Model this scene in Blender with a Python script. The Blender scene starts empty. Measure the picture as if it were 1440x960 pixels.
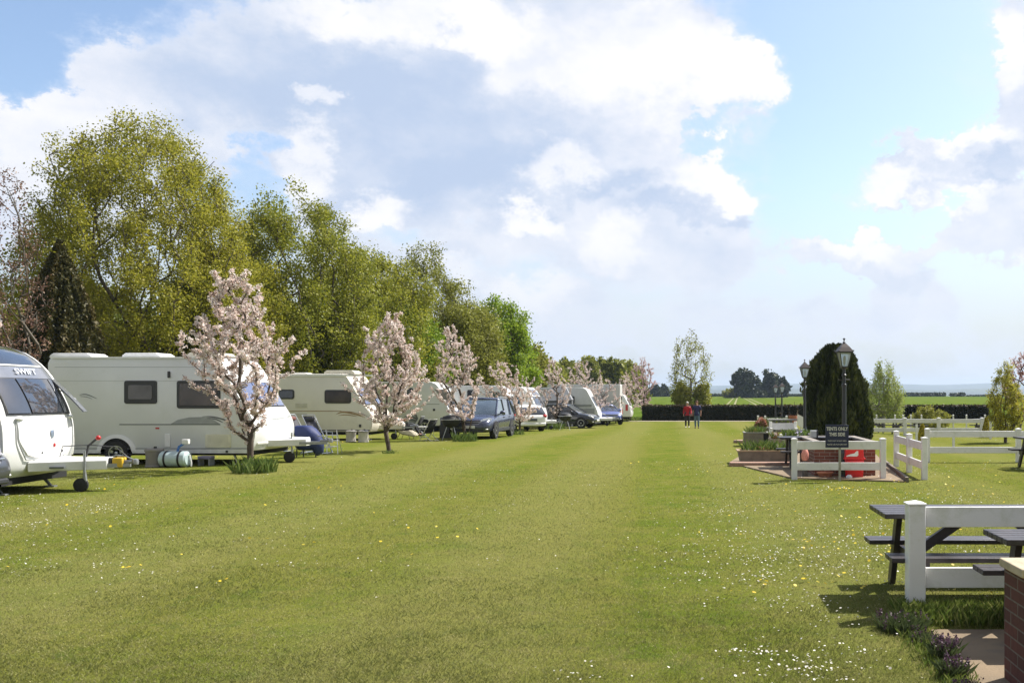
import bpy, math, random
import numpy as np
from mathutils import Vector, Matrix, noise as mnoise

R = math.radians
scene = bpy.context.scene
COL = scene.collection
F, PX0, PY0, CH = 1250.0, 972.0, 556.0, 1.75      # focal length in px of a 1440 px wide frame, principal point, eye height


def gz(Y):
    """ground height: level near the eye, falling gently towards the hedge, field rising beyond"""
    if Y < 33: return 0.0
    if Y < 60:
        t = (Y - 33) / 27; return -0.39 * t * t * (3 - 2 * t)
    if Y < 90: return -0.39
    if Y < 460:
        t = (Y - 90) / 370; return -0.39 + 1.75 * t * (1.25 - 0.25 * t)
    return 1.36 + min(1.0, (Y - 460) / 600) * -1.0


def DG(py):
    D = 20.0
    for _ in range(60):
        D = 0.5 * D + 0.5 * (CH - gz(D)) * F / (py - PY0)
    return D


def XW(px, D): return (px - PX0) / F * D
def ZW(py, D): return CH - (py - PY0) / F * D
def place(px, py):
    D = DG(py); return Vector((XW(px, D), D, gz(D)))


# ------------------------------------------------------------------ materials
def nodes_of(m):
    m.use_nodes = True
    nt = m.node_tree
    return nt, nt.nodes, nt.links


def mat(name, color, rough=0.6, metal=0.0, var=0.10, scale=6.0, bump=0.0, bscale=60.0, coat=0.0, spec=0.5, dirt=None, dscale=1.5, trans=0.0):
    m = bpy.data.materials.new(name)
    nt, N, Lk = nodes_of(m)
    b = N['Principled BSDF']
    tc = N.new('ShaderNodeTexCoord')
    nz = N.new('ShaderNodeTexNoise'); nz.inputs['Scale'].default_value = scale; nz.inputs['Detail'].default_value = 5
    Lk.new(tc.outputs['Object'], nz.inputs['Vector'])
    mr = N.new('ShaderNodeMapRange'); mr.inputs['From Min'].default_value = .3; mr.inputs['From Max'].default_value = .7
    mr.inputs['To Min'].default_value = 1 - var; mr.inputs['To Max'].default_value = 1 + var
    Lk.new(nz.outputs['Fac'], mr.inputs['Value'])
    mul = N.new('ShaderNodeVectorMath'); mul.operation = 'SCALE'
    mul.inputs[0].default_value = color
    Lk.new(mr.outputs['Result'], mul.inputs['Scale'])
    out = mul.outputs['Vector']
    if dirt:
        n2 = N.new('ShaderNodeTexNoise'); n2.inputs['Scale'].default_value = dscale; n2.inputs['Detail'].default_value = 7
        n2.inputs['Roughness'].default_value = .7
        Lk.new(tc.outputs['Object'], n2.inputs['Vector'])
        r2 = N.new('ShaderNodeMapRange'); r2.inputs['From Min'].default_value = .52; r2.inputs['From Max'].default_value = .75
        Lk.new(n2.outputs['Fac'], r2.inputs['Value'])
        mx = N.new('ShaderNodeMix'); mx.data_type = 'RGBA'
        Lk.new(r2.outputs['Result'], mx.inputs['Factor'])
        Lk.new(out, mx.inputs['A']); mx.inputs['B'].default_value = (*dirt, 1)
        out = mx.outputs['Result']
    Lk.new(out, b.inputs['Base Color'])
    rr = N.new('ShaderNodeMapRange'); rr.inputs['To Min'].default_value = max(0, rough - .08); rr.inputs['To Max'].default_value = min(1, rough + .08)
    Lk.new(nz.outputs['Fac'], rr.inputs['Value']); Lk.new(rr.outputs['Result'], b.inputs['Roughness'])
    b.inputs['Metallic'].default_value = metal
    b.inputs['Coat Weight'].default_value = coat
    b.inputs['Specular IOR Level'].default_value = spec
    b.inputs['Transmission Weight'].default_value = trans
    if bump:
        n3 = N.new('ShaderNodeTexNoise'); n3.inputs['Scale'].default_value = bscale; n3.inputs['Detail'].default_value = 4
        Lk.new(tc.outputs['Object'], n3.inputs['Vector'])
        bp = N.new('ShaderNodeBump'); bp.inputs['Strength'].default_value = bump; bp.inputs['Distance'].default_value = .01
        Lk.new(n3.outputs['Fac'], bp.inputs['Height']); Lk.new(bp.outputs['Normal'], b.inputs['Normal'])
    return m


def leafmat(name, c0, c1, c2, translucent=.4, rough=.55):
    """colour of each leaf from its own 'tint' attribute"""
    m = bpy.data.materials.new(name)
    nt, N, Lk = nodes_of(m)
    b = N['Principled BSDF']; out = N['Material Output']
    at = N.new('ShaderNodeAttribute'); at.attribute_name = 'tint'
    cr = N.new('ShaderNodeValToRGB'); e = cr.color_ramp.elements
    e[0].color = (*c0, 1); e[1].color = (*c2, 1); x = e.new(.5); x.color = (*c1, 1)
    Lk.new(at.outputs['Fac'], cr.inputs['Fac'])
    Lk.new(cr.outputs['Color'], b.inputs['Base Color']); b.inputs['Roughness'].default_value = rough
    b.inputs['Specular IOR Level'].default_value = .3
    if translucent:
        tr = N.new('ShaderNodeBsdfTranslucent'); Lk.new(cr.outputs['Color'], tr.inputs['Color'])
        mx = N.new('ShaderNodeMixShader'); mx.inputs['Fac'].default_value = translucent
        Lk.new(b.outputs['BSDF'], mx.inputs[1]); Lk.new(tr.outputs['BSDF'], mx.inputs[2]); Lk.new(mx.outputs['Shader'], out.inputs['Surface'])
    return m


# ------------------------------------------------------------------ mesh building
class MB:
    def __init__(s): s.v = []; s.f = []
    def add(s, vs, fs):
        o = len(s.v); s.v += [tuple(p) for p in vs]; s.f += [tuple(i + o for i in f) for f in fs]; return s
    def box(s, x0, x1, y0, y1, z0, z1, M=None):
        vs = [Vector((x, y, z)) for x in (x0, x1) for y in (y0, y1) for z in (z0, z1)]
        if M is not None: vs = [M @ p for p in vs]
        return s.add(vs, [(0, 1, 3, 2), (4, 6, 7, 5), (0, 4, 5, 1), (2, 3, 7, 6), (0, 2, 6, 4), (1, 5, 7, 3)])
    def beam(s, a, b, w, h, up=(0, 0, 1)):
        """square bar from a to b, w across and h along up"""
        a = Vector(a); b = Vector(b); d = (b - a); L = d.length; d.normalize(); u = Vector(up)
        sd = d.cross(u)
        if sd.length < 1e-4: sd = d.cross(Vector((1, 0, 0)))
        sd.normalize(); u = sd.cross(d)
        vs = [a + d * (L * t) + sd * (w / 2 * i) + u * (h / 2 * j) for t in (0, 1) for i in (-1, 1) for j in (-1, 1)]
        return s.add(vs, [(0, 1, 3, 2), (4, 6, 7, 5), (0, 4, 5, 1), (2, 3, 7, 6), (0, 2, 6, 4), (1, 5, 7, 3)])
    def tube(s, pts, r, n=8, cap=True, sx=1.0):
        pts = [Vector(p) for p in pts]; k = len(pts)
        rs = r if isinstance(r, (list, tuple)) else [r] * k
        ref = None; vs = []
        for i, p in enumerate(pts):
            d = (pts[min(i + 1, k - 1)] - pts[max(i - 1, 0)]).normalized()
            if ref is None:
                ref = d.orthogonal().normalized()
            ref = (ref - d * ref.dot(d)).normalized(); w = d.cross(ref)
            for j in range(n):
                a = 2 * math.pi * j / n
                vs.append(p + (ref * math.cos(a) + w * math.sin(a)) * rs[i])
        fs = [(i * n + j, i * n + (j + 1) % n, (i + 1) * n + (j + 1) % n, (i + 1) * n + j) for i in range(k - 1) for j in range(n)]
        if cap: fs += [tuple(range(n - 1, -1, -1)), tuple((k - 1) * n + j for j in range(n))]
        return s.add(vs, fs)
    def lathe(s, prof, n=24, M=None, c=(0, 0, 0)):
        c = Vector(c); vs = []
        for r, z in prof:
            for j in range(n):
                a = 2 * math.pi * j / n; p = Vector((r * math.cos(a), r * math.sin(a), z))
                if M is not None: p = M @ p
                vs.append(p + c)
        k = len(prof)
        fs = [(i * n + j, i * n + (j + 1) % n, (i + 1) * n + (j + 1) % n, (i + 1) * n + j) for i in range(k - 1) for j in range(n)]
        fs += [tuple(range(n - 1, -1, -1)), tuple((k - 1) * n + j for j in range(n))]
        return s.add(vs, fs)
    def prism(s, poly, y0, y1, ax='y'):
        """extrude a 2d outline (x,z) along y, or (x,y) along z, or (y,z) along x"""
        n = len(poly)
        def P(a, b, t): return {'y': (a, t, b), 'z': (a, b, t), 'x': (t, a, b)}[ax]
        vs = [P(a, b, y0) for a, b in poly] + [P(a, b, y1) for a, b in poly]
        fs = [tuple(range(n)), tuple(range(2 * n - 1, n - 1, -1))] + [(i, i + n, (i + 1) % n + n, (i + 1) % n) for i in range(n)]
        return s.add(vs, fs)
    def ball(s, c, r, n=12, m=8):
        rx, ry, rz = r if isinstance(r, (tuple, list)) else (r, r, r)
        c = Vector(c); vs = []
        for i in range(m + 1):
            t = math.pi * (i + .02) / (m + .04)
            for j in range(n):
                a = 2 * math.pi * j / n
                vs.append(c + Vector((rx * math.sin(t) * math.cos(a), ry * math.sin(t) * math.sin(a), rz * math.cos(t))))
        fs = [(i * n + j, (i + 1) * n + j, (i + 1) * n + (j + 1) % n, i * n + (j + 1) % n) for i in range(m) for j in range(n)]
        return s.add(vs, fs)
    def xf(s, M):
        s.v = [tuple(M @ Vector(p)) for p in s.v]; return s
    def build(s, name, material, parent=None, bevel=0.0, ang=35, seg=2):
        me = bpy.data.meshes.new(name)
        me.from_pydata(s.v, [], s.f); me.update()
        import bmesh
        bm = bmesh.new(); bm.from_mesh(me); bmesh.ops.recalc_face_normals(bm, faces=bm.faces); bm.to_mesh(me); bm.free()
        if ang:
            me.polygons.foreach_set('use_smooth', [True] * len(me.polygons))
            me.set_sharp_from_angle(angle=R(ang))
        me.materials.append(material)
        o = bpy.data.objects.new(name, me); COL.objects.link(o)
        if parent is not None: o.parent = parent
        if bevel:
            b = o.modifiers.new('bevel', 'BEVEL'); b.width = bevel; b.segments = seg; b.limit_method = 'ANGLE'; b.angle_limit = R(35)
        return o


def npmesh(name, verts, faces, material, parent=None, tint=None, smooth=False):
    """faces: (n,k) int array"""
    me = bpy.data.meshes.new(name)
    nv, (nf, k) = len(verts), faces.shape
    me.vertices.add(nv); me.vertices.foreach_set('co', np.asarray(verts, np.float32).ravel())
    me.loops.add(nf * k); me.loops.foreach_set('vertex_index', faces.astype(np.int32).ravel())
    me.polygons.add(nf); me.polygons.foreach_set('loop_start', np.arange(nf, dtype=np.int32) * k)
    try: me.polygons.foreach_set('loop_total', np.full(nf, k, dtype=np.int32))
    except Exception: pass
    me.update(calc_edges=True); me.validate()
    if smooth: me.polygons.foreach_set('use_smooth', np.ones(nf, dtype=bool))
    if tint is not None:
        a = me.attributes.new('tint', 'FLOAT', 'FACE'); a.data.foreach_set('value', np.asarray(tint, np.float32))
    me.materials.append(material)
    o = bpy.data.objects.new(name, me); COL.objects.link(o)
    if parent is not None: o.parent = parent
    return o


def tag(o, label=None, cat=None, group=None, kind=None):
    if label: o['label'] = label
    if cat: o['category'] = cat
    if group: o['group'] = group
    if kind: o['kind'] = kind
    return o


def thing(name, label, cat, loc, rz=0.0, group=None, scale=None):
    o = bpy.data.objects.new(name, None); COL.objects.link(o)
    o.location = loc; o.rotation_euler = (0, 0, rz); o.empty_display_size = .2
    if scale: o.scale = (scale,) * 3
    return tag(o, label, cat, group)


def copy_tree(src, loc, rz=None, label=None, parent=None, scale=None):
    c = src.copy(); COL.objects.link(c)
    if parent is None:
        c.location = loc
        if rz is not None: c.rotation_euler = (0, 0, rz)
        if label: c['label'] = label
        if scale: c.scale = (scale,) * 3
    else: c.parent = parent
    for ch in list(src.children): copy_tree(ch, None, parent=c)
    return c


def rrect(x0, x1, z0, z1, r=.05, n=4):
    out = []
    for cx, cz, a0 in ((x1 - r, z1 - r, 0), (x0 + r, z1 - r, 90), (x0 + r, z0 + r, 180), (x1 - r, z0 + r, 270)):
        for i in range(n + 1):
            a = R(a0 + 90 * i / n); out.append((cx + r * math.cos(a), cz + r * math.sin(a)))
    return out
# ------------------------------------------------------------------ camera, sun, sky with clouds
cam = bpy.data.cameras.new('camera'); camo = bpy.data.objects.new('camera', cam); COL.objects.link(camo)
camo.location = (0, 0, CH); camo.rotation_euler = (R(90), 0, 0)
cam.sensor_width = 36; cam.lens = F / 1440 * 36
cam.shift_x = -(PX0 - 720) / 1440; cam.shift_y = (PY0 - 480) / 1440
cam.clip_start = .1; cam.clip_end = 30000
scene.camera = camo

SUN_EL, SUN_AZ = 50.0, 56.0          # azimuth to the right of straight ahead
sd = Vector((math.sin(R(SUN_AZ)) * math.cos(R(SUN_EL)), math.cos(R(SUN_AZ)) * math.cos(R(SUN_EL)), math.sin(R(SUN_EL))))
sl = bpy.data.lights.new('sun', 'SUN'); sl.energy = 4.6; sl.angle = R(.53); sl.color = (1, .955, .88)
so = bpy.data.objects.new('sun', sl); COL.objects.link(so); so.rotation_euler = sd.to_track_quat('Z', 'Y').to_euler(); so.location = (60, 40, 90)

w = bpy.data.worlds.new('World'); scene.world = w; w.use_nodes = True
nt = w.node_tree; N = nt.nodes; Lk = nt.links
N.clear()


def val(x, s):
    if hasattr(x, 'is_output'): Lk.new(x, s)
    else: s.default_value = x


def M_(op, a, b=None, c=None, clamp=False):
    n = N.new('ShaderNodeMath'); n.operation = op; n.use_clamp = clamp
    val(a, n.inputs[0])
    if b is not None: val(b, n.inputs[1])
    if c is not None: val(c, n.inputs[2])
    return n.outputs[0]


def smooth(x, a, b, lo=0.0, hi=1.0):
    n = N.new('ShaderNodeMapRange'); n.interpolation_type = 'SMOOTHSTEP'
    val(x, n.inputs['Value']); n.inputs['From Min'].default_value = a; n.inputs['From Max'].default_value = b
    n.inputs['To Min'].default_value = lo; n.inputs['To Max'].default_value = hi
    return n.outputs['Result']


def mixc(f, a, b):
    n = N.new('ShaderNodeMix'); n.data_type = 'RGBA'
    val(f, n.inputs['Factor'])
    for k, c in (('A', a), ('B', b)):
        if isinstance(c, tuple): n.inputs[k].default_value = (*c, 1)
        else: Lk.new(c, n.inputs[k])
    return n.outputs['Result']


tc = N.new('ShaderNodeTexCoord')
sep = N.new('ShaderNodeSeparateXYZ'); Lk.new(tc.outputs['Generated'], sep.inputs[0])
az = M_('ARCTAN2', sep.outputs['X'], sep.outputs['Y'])
hor = M_('SQRT', M_('ADD', M_('MULTIPLY', sep.outputs['X'], sep.outputs['X']), M_('MULTIPLY', sep.outputs['Y'], sep.outputs['Y'])))
el = M_('ARCTAN2', sep.outputs['Z'], hor)
cmb = N.new('ShaderNodeCombineXYZ'); Lk.new(az, cmb.inputs[0]); Lk.new(el, cmb.inputs[1])
P0 = cmb.outputs[0]


def noise3(vec, scale, detail, rough=.55, dist=0.0, sy=1.0, off=(0, 0, 0)):
    mp = N.new('ShaderNodeMapping'); Lk.new(vec, mp.inputs['Vector']); mp.inputs['Scale'].default_value = (1, sy, 1); mp.inputs['Location'].default_value = off
    n = N.new('ShaderNodeTexNoise'); Lk.new(mp.outputs[0], n.inputs['Vector'])
    n.inputs['Scale'].default_value = scale; n.inputs['Detail'].default_value = detail; n.inputs['Roughness'].default_value = rough
    n.inputs['Distortion'].default_value = dist
    return n


# warp the layout coordinates so that the cloud outlines billow
wn = noise3(P0, 8, 9, .66, sy=1.4)
wv = N.new('ShaderNodeVectorMath'); wv.operation = 'SUBTRACT'; Lk.new(wn.outputs['Color'], wv.inputs[0]); wv.inputs[1].default_value = (.5, .5, .5)
ws = N.new('ShaderNodeVectorMath'); ws.operation = 'SCALE'; Lk.new(wv.outputs[0], ws.inputs[0]); ws.inputs['Scale'].default_value = .20
wa = N.new('ShaderNodeVectorMath'); wa.operation = 'ADD'; Lk.new(P0, wa.inputs[0]); Lk.new(ws.outputs[0], wa.inputs[1])
PW = wa.outputs[0]


def blob(px, py, rx, ry, wgt=1.0):
    """soft ellipse in azimuth / elevation, weight at its centre"""
    u = (px - PX0) / F; v = (PY0 - py) / F
    a = math.atan(u); e = math.atan(v / math.hypot(1, u)); k = math.cos(a)
    sb = N.new('ShaderNodeVectorMath'); sb.operation = 'SUBTRACT'; Lk.new(PW, sb.inputs[0]); sb.inputs[1].default_value = (a, e, 0)
    ml = N.new('ShaderNodeVectorMath'); ml.operation = 'MULTIPLY'; Lk.new(sb.outputs[0], ml.inputs[0]); ml.inputs[1].default_value = (F / rx / k / k, F / ry / k, 0)
    ln = N.new('ShaderNodeVectorMath'); ln.operation = 'LENGTH'; Lk.new(ml.outputs[0], ln.inputs[0])
    return smooth(ln.outputs['Value'], 1.25, .35, 0, wgt)


def total(bl):
    t = None
    for b in bl:
        x = blob(*b); t = x if t is None else M_('ADD', t, x)
    return t


n1 = noise3(P0, 5.5, 9, .6, .2, 1.7)
n2 = noise3(P0, 13, 9, .62, .1, 1.6, (3, 1, 0))
cov = total([(500, 120, 290, 150, .9), (820, 110, 270, 150, .9), (130, 210, 250, 170, .75), (170, 60, 110, 60, .3), (640, 30, 130, 50, .5), (480, 270, 110, 75, .55), (760, 260, 260, 110, .8),
             (960, 270, 120, 80, .75), (1060, 110, 70, 60, .3), (1425, 80, 55, 100, .9), (1270, 240, 130, 48, .9), (1390, 230, 90, 80, .95), (1400, 330, 90, 50, .7), (1200, 350, 120, 36, .75), (1230, 350, 120, 40, .7),
             (600, 390, 330, 60, .45), (960, 360, 160, 70, .5), (1290, 410, 90, 50, .5), (900, 470, 700, 60, .42), (960, 190, 60, 30, -.5),
             (350, 250, 80, 60, -.35), (40, 60, 110, 60, -.5), (1190, 130, 110, 190, -.7), (1130, 250, 60, 60, -.4), (560, 245, 35, 28, -.4), (330, 200, 60, 40, -.2)])
c = M_('ADD', cov, M_('MULTIPLY', M_('SUBTRACT', n1.outputs['Fac'], .5), .9))
c = M_('ADD', c, M_('MULTIPLY', M_('SUBTRACT', n2.outputs['Fac'], .5), .55))
# unseen cloud cover added behind the view and overhead, for a less blue fill
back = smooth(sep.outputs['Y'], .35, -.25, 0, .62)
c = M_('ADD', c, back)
mask = smooth(c, .27, .50)
thin = smooth(c, .0, .45)
dark = total([(400, 110, 190, 90, .55), (590, 170, 260, 80, .55), (750, 230, 200, 55, .35), (620, 260, 170, 60, .4), (840, 60, 200, 30, .2), (700, 400, 260, 55, .12), (480, 250, 50, 30, .25),
              (980, 300, 130, 22, .45), (1330, 280, 90, 30, .5), (1410, 250, 50, 40, .5), (1230, 385, 120, 26, .3), (900, 250, 90, 30, .4), (120, 230, 160, 60, .12), (1080, 440, 300, 40, .08), (640, 85, 60, 40, .35)])
lit = total([(560, 14, 190, 42, .6), (690, 30, 70, 45, .5), (900, 80, 210, 60, .6), (1050, 110, 80, 50, .6), (445, 145, 28, 24, 1.0), (540, 285, 55, 40, .9), (425, 235, 40, 50, .5), (800, 225, 60, 35, .8), (745, 300, 60, 28, .9), (990, 250, 90, 55, .6),
             (1360, 190, 70, 26, .7), (1240, 245, 70, 26, .7), (1345, 285, 60, 24, .7), (1200, 335, 90, 22, .7), (1425, 385, 40, 30, .6), (980, 120, 110, 60, .4), (1040, 240, 60, 50, .5), (650, 390, 40, 20, .5), (740, 420, 60, 30, .5), (1400, 50, 50, 60, .6), (60, 170, 150, 90, .3), (850, 350, 50, 45, .5), (1320, 280, 60, 30, .4)])
sh = M_('ADD', M_('SUBTRACT', dark, lit), M_('MULTIPLY', M_('SUBTRACT', n2.outputs['Fac'], .5), 1.3))
sh = M_('ADD', sh, M_('MULTIPLY', M_('SUBTRACT', n1.outputs['Fac'], .5), 1.3))
shd = smooth(sh, -.85, .95)

sky = N.new('ShaderNodeTexSky'); sky.sky_type = 'NISHITA'; sky.sun_disc = False
sky.sun_elevation = R(SUN_EL); sky.sun_rotation = R(SUN_AZ); sky.altitude = 50; sky.air_density = 1.0; sky.dust_density = 1.5; sky.ozone_density = 1.5
SKY = .11
skc = N.new('ShaderNodeVectorMath'); skc.operation = 'SCALE'; Lk.new(sky.outputs[0], skc.inputs[0]); skc.inputs['Scale'].default_value = 1.0
K = 1 / SKY
def kk(c, s=1.0): return tuple(x * K * s for x in c)
veil = mixc(smooth(el, .26, -.01), skc.outputs[0], kk((.37, .385, .385)))
veil = mixc(M_('MULTIPLY', thin, .45), veil, kk((.46, .49, .56)))
cl = mixc(shd, kk((.57, .562, .57)), kk((.285, .345, .455)))
cl = mixc(smooth(el, .20, .03, 0, .7), cl, kk((.44, .465, .51)))
full = mixc(M_('MULTIPLY', mask, .96), veil, cl)
dim = N.new('ShaderNodeVectorMath'); dim.operation = 'SCALE'; Lk.new(full, dim.inputs[0]); Lk.new(smooth(sep.outputs['Y'], -.25, .35, .60, 1.0), dim.inputs['Scale'])   # whole sky dimmed behind the view, added to lower fill on shaded sides
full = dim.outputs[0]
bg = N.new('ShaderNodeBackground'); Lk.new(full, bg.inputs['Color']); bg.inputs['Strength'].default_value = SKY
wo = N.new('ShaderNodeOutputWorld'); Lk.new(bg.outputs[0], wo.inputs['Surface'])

scene.view_settings.view_transform = 'Standard'; scene.view_settings.look = 'None'
scene.view_settings.exposure = 0.90; scene.view_settings.gamma = 1.0
try: scene.view_settings.use_curve_mapping = False
except Exception: pass
cy = scene.cycles
cy.max_bounces = 6; cy.diffuse_bounces = 3; cy.glossy_bounces = 2; cy.transmission_bounces = 3; cy.transparent_max_bounces = 4; cy.volume_bounces = 0
cy.use_denoising = True
cy.caustics_reflective = False; cy.caustics_refractive = False
# ------------------------------------------------------------------ ground
def gmat_lawn():
    m = bpy.data.materials.new('lawn_grass')
    nt, N, Lk = nodes_of(m); b = N['Principled BSDF']
    tc = N.new('ShaderNodeTexCoord')
    def nz(s, d, r=.6, st=(1, 1, 1), rot=0):
        mp = N.new('ShaderNodeMapping'); Lk.new(tc.outputs['Object'], mp.inputs[0]); mp.inputs['Scale'].default_value = st; mp.inputs['Rotation'].default_value = (0, 0, rot)
        n = N.new('ShaderNodeTexNoise'); n.inputs['Scale'].default_value = s; n.inputs['Detail'].default_value = d; n.inputs['Roughness'].default_value = r
        Lk.new(mp.outputs[0], n.inputs['Vector']); return n.outputs['Fac']
    def mr(x, a, b_, lo=0, hi=1):
        n = N.new('ShaderNodeMapRange'); Lk.new(x, n.inputs['Value']); n.inputs['From Min'].default_value = a; n.inputs['From Max'].default_value = b_
        n.inputs['To Min'].default_value = lo; n.inputs['To Max'].default_value = hi; return n.outputs['Result']
    def mx(f, A, B):
        n = N.new('ShaderNodeMix'); n.data_type = 'RGBA'; Lk.new(f, n.inputs['Factor'])
        for k, c in (('A', A), ('B', B)):
            if isinstance(c, tuple): n.inputs[k].default_value = (*c, 1)
            else: Lk.new(c, n.inputs[k])
        return n.outputs['Result']
    base = mx(mr(nz(.35, 6, .65), .38, .62), (0.114, 0.147, 0.017), (0.159, 0.170, 0.029))
    base = mx(mr(nz(1.6, 6, .7), .46, .66), base, (0.195, 0.185, 0.047))          # straw coloured patches
    base = mx(mr(nz(1.1, 5, .7), .52, .70, 0, .75), base, (0.072, 0.127, 0.012))  # lusher patches
    base = mx(mr(nz(.5, 4, .6, (1, .05, 1), -.06), .47, .60, 0, .75), base, (0.181, 0.173, 0.041))  # mowing lines running away
    base = mx(mr(nz(26, 5, .75), .35, .75, 0, .8), base, (0.056, 0.081, 0.009))
    base = mx(mr(nz(60, 4, .8), .52, .75, 0, .7), base, (0.245, 0.245, 0.075))
    base = mx(mr(nz(5, 6, .75), .52, .68, 0, .45), base, (0.154, 0.132, 0.050))        # dry thatch
    base = mx(mr(nz(3.4, 6, .75, (1, .8, 1), .4), .53, .68, 0, .7), base, (0.058, 0.100, 0.016))   # clover tufts
    wv = N.new('ShaderNodeTexWave'); wv.inputs['Scale'].default_value = .085; wv.inputs['Distortion'].default_value = 1.2; wv.inputs['Detail'].default_value = 3; wv.inputs['Detail Scale'].default_value = .6   # mower's stripes
    mpw = N.new('ShaderNodeMapping'); mpw.inputs['Rotation'].default_value = (0, 0, -.03); Lk.new(tc.outputs['Object'], mpw.inputs[0]); Lk.new(mpw.outputs[0], wv.inputs['Vector'])
    base = mx(mr(wv.outputs['Fac'], .2, .8, 0, .38), base, (0.195, 0.186, 0.065))
    Lk.new(base, b.inputs['Base Color']); b.inputs['Roughness'].default_value = .9; b.inputs['Specular IOR Level'].default_value = 0
    bp = N.new('ShaderNodeBump'); bp.inputs['Strength'].default_value = .7; bp.inputs['Distance'].default_value = .03
    Lk.new(nz(35, 5, .75), bp.inputs['Height']); Lk.new(bp.outputs['Normal'], b.inputs['Normal'])
    return m


def gmat_field():
    m = bpy.data.materials.new('young_crop')
    nt, N, Lk = nodes_of(m); b = N['Principled BSDF']
    tc = N.new('ShaderNodeTexCoord')
    mp = N.new('ShaderNodeMapping'); Lk.new(tc.outputs['Object'], mp.inputs[0]); mp.inputs['Scale'].default_value = (1, .12, 1); mp.inputs['Rotation'].default_value = (0, 0, .05)
    n = N.new('ShaderNodeTexNoise'); n.inputs['Scale'].default_value = .6; n.inputs['Detail'].default_value = 5; Lk.new(mp.outputs[0], n.inputs['Vector'])
    n2 = N.new('ShaderNodeTexNoise'); n2.inputs['Scale'].default_value = .004; n2.inputs['Detail'].default_value = 3; Lk.new(tc.outputs['Object'], n2.inputs['Vector'])
    cr = N.new('ShaderNodeValToRGB'); e = cr.color_ramp.elements; e[0].position = .3; e[1].position = .7
    e[0].color = (.065, .105, .014, 1); e[1].color = (.105, .145, .024, 1); Lk.new(n.outputs['Fac'], cr.inputs['Fac'])
    c2 = N.new('ShaderNodeValToRGB'); e = c2.color_ramp.elements; e[0].position = .42; e[1].position = .58
    e[0].color = (.9, .95, .9, 1); e[1].color = (1.15, 1.05, 1.1, 1); Lk.new(n2.outputs['Fac'], c2.inputs['Fac'])
    ml = N.new('ShaderNodeMix'); ml.data_type = 'RGBA'; ml.blend_type = 'MULTIPLY'; ml.inputs['Factor'].default_value = 1
    Lk.new(cr.outputs[0], ml.inputs['A']); Lk.new(c2.outputs[0], ml.inputs['B']); Lk.new(ml.outputs['Result'], b.inputs['Base Color'])
    b.inputs['Roughness'].default_value = 1; b.inputs['Specular IOR Level'].default_value = 0
    return m


def sheet(name, xs, ys, zf, material):
    xs = np.array(xs, float); ys = np.array(ys, float)
    V = np.array([(x, y, zf(x, y)) for y in ys for x in xs]); nx = len(xs); ny = len(ys)
    i = np.arange(nx - 1)[None, :] + nx * np.arange(ny - 1)[:, None]; i = i.ravel()
    return npmesh(name, V, np.stack([i, i + 1, i + 1 + nx, i + nx], 1), material, smooth=True)


LAWN_END = 86.0
def fz(x, y): return gz(y) - (.10 if -42 < y < 84 and abs(x) < 88 else 0) - (.0 if y > 84 else .02)
g = sheet('field', [-7000, -2500, -900, -300, -92, -87, 0, 87, 92, 300, 900, 2500, 7000], [-180, -60, -43, -41, -20, 0, 10, 20, 33] + list(np.arange(36, 83.9, 3)) + [84.5, 86, 88, 90] + list(range(105, 470, 15)) + [520, 600, 800, 1060, 1500, 2500, 5000, 7500], fz, gmat_field())
tag(g, kind='structure')
g = sheet('lawn', [-90, -60, -30, -15, -5, 0, 5, 15, 30, 60, 90], [-45, -20, 0, 5, 10, 20, 30, 33] + list(np.arange(36, 86, 2)) + [86], lambda x, y: gz(y) + .004 * math.sin(x * .7) * math.sin(y * .31), gmat_lawn())
tag(g, kind='structure')

# tramlines left by the sprayer in the crop
m_soil = mat('bare_soil', (.19, .18, .07), .9, var=.2)
mb = MB()
for x0, dx in ((2.0, .055), (3.4, .055), (8.2, .045), (9.6, .045)):
    for y0, y1 in zip(range(88, 440, 8), range(96, 448, 8)):
        a = x0 + dx * (y0 - 84); c_ = x0 + dx * (y1 - 84)
        mb.add([(a, y0, gz(y0) + .02), (a + .38, y0, gz(y0) + .02), (c_ + .38, y1, gz(y1) + .02), (c_, y1, gz(y1) + .02)], [(0, 1, 2, 3)])
tag(mb.build('track', m_soil), kind='structure')

# pale path along the foot of the hedge
m_path = mat('pale_gravel_path', (.42, .37, .27), .9, var=.2, scale=2, bump=.3)
mb = MB(); mb.box(-12, 6.5, 73.2, 74.6, gz(73) - .1, gz(73) + .03)
tag(mb.build('path', m_path), kind='structure')

# hills far beyond the field
def hill_obj(name, Y, depth, prof, seed, m):
    xs = np.linspace(prof[0][0], prof[-1][0], 90)
    hx = np.interp(xs, [p[0] for p in prof], [p[1] for p in prof])
    def zf(x, y):
        h = np.interp(x, xs, hx); t = (y - Y) / depth
        s = math.sin(math.pi * min(max(t, 0), 1)) ** .8
        return -2 + (h + 2) * s * (1 + .10 * mnoise.noise(Vector((x * .002, y * .002, seed)))) + 3 * mnoise.noise(Vector((x * .01, y * .01, seed))) * s
    o = sheet(name, xs, np.linspace(Y, Y + depth, 14), zf, m); tag(o, kind='structure'); return o

m_hill = mat('wooded_hill', (.030, .048, .026), .95, var=.4, scale=.012, dirt=(.075, .09, .035), dscale=.004)
hill_obj('hills', 5000, 1500, [(-3000, 60), (-1500, 66), (-300, 58), (300, 74), (900, 78), (1500, 72), (2100, 84), (2600, 70), (3800, 62)], 1.0, m_hill)
hill_obj('hills', 3400, 700, [(-2200, 20), (-600, 30), (100, 24), (700, 34), (1000, 22), (1250, 30), (1900, 40), (2600, 30)], 5.0, m_hill)
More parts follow.
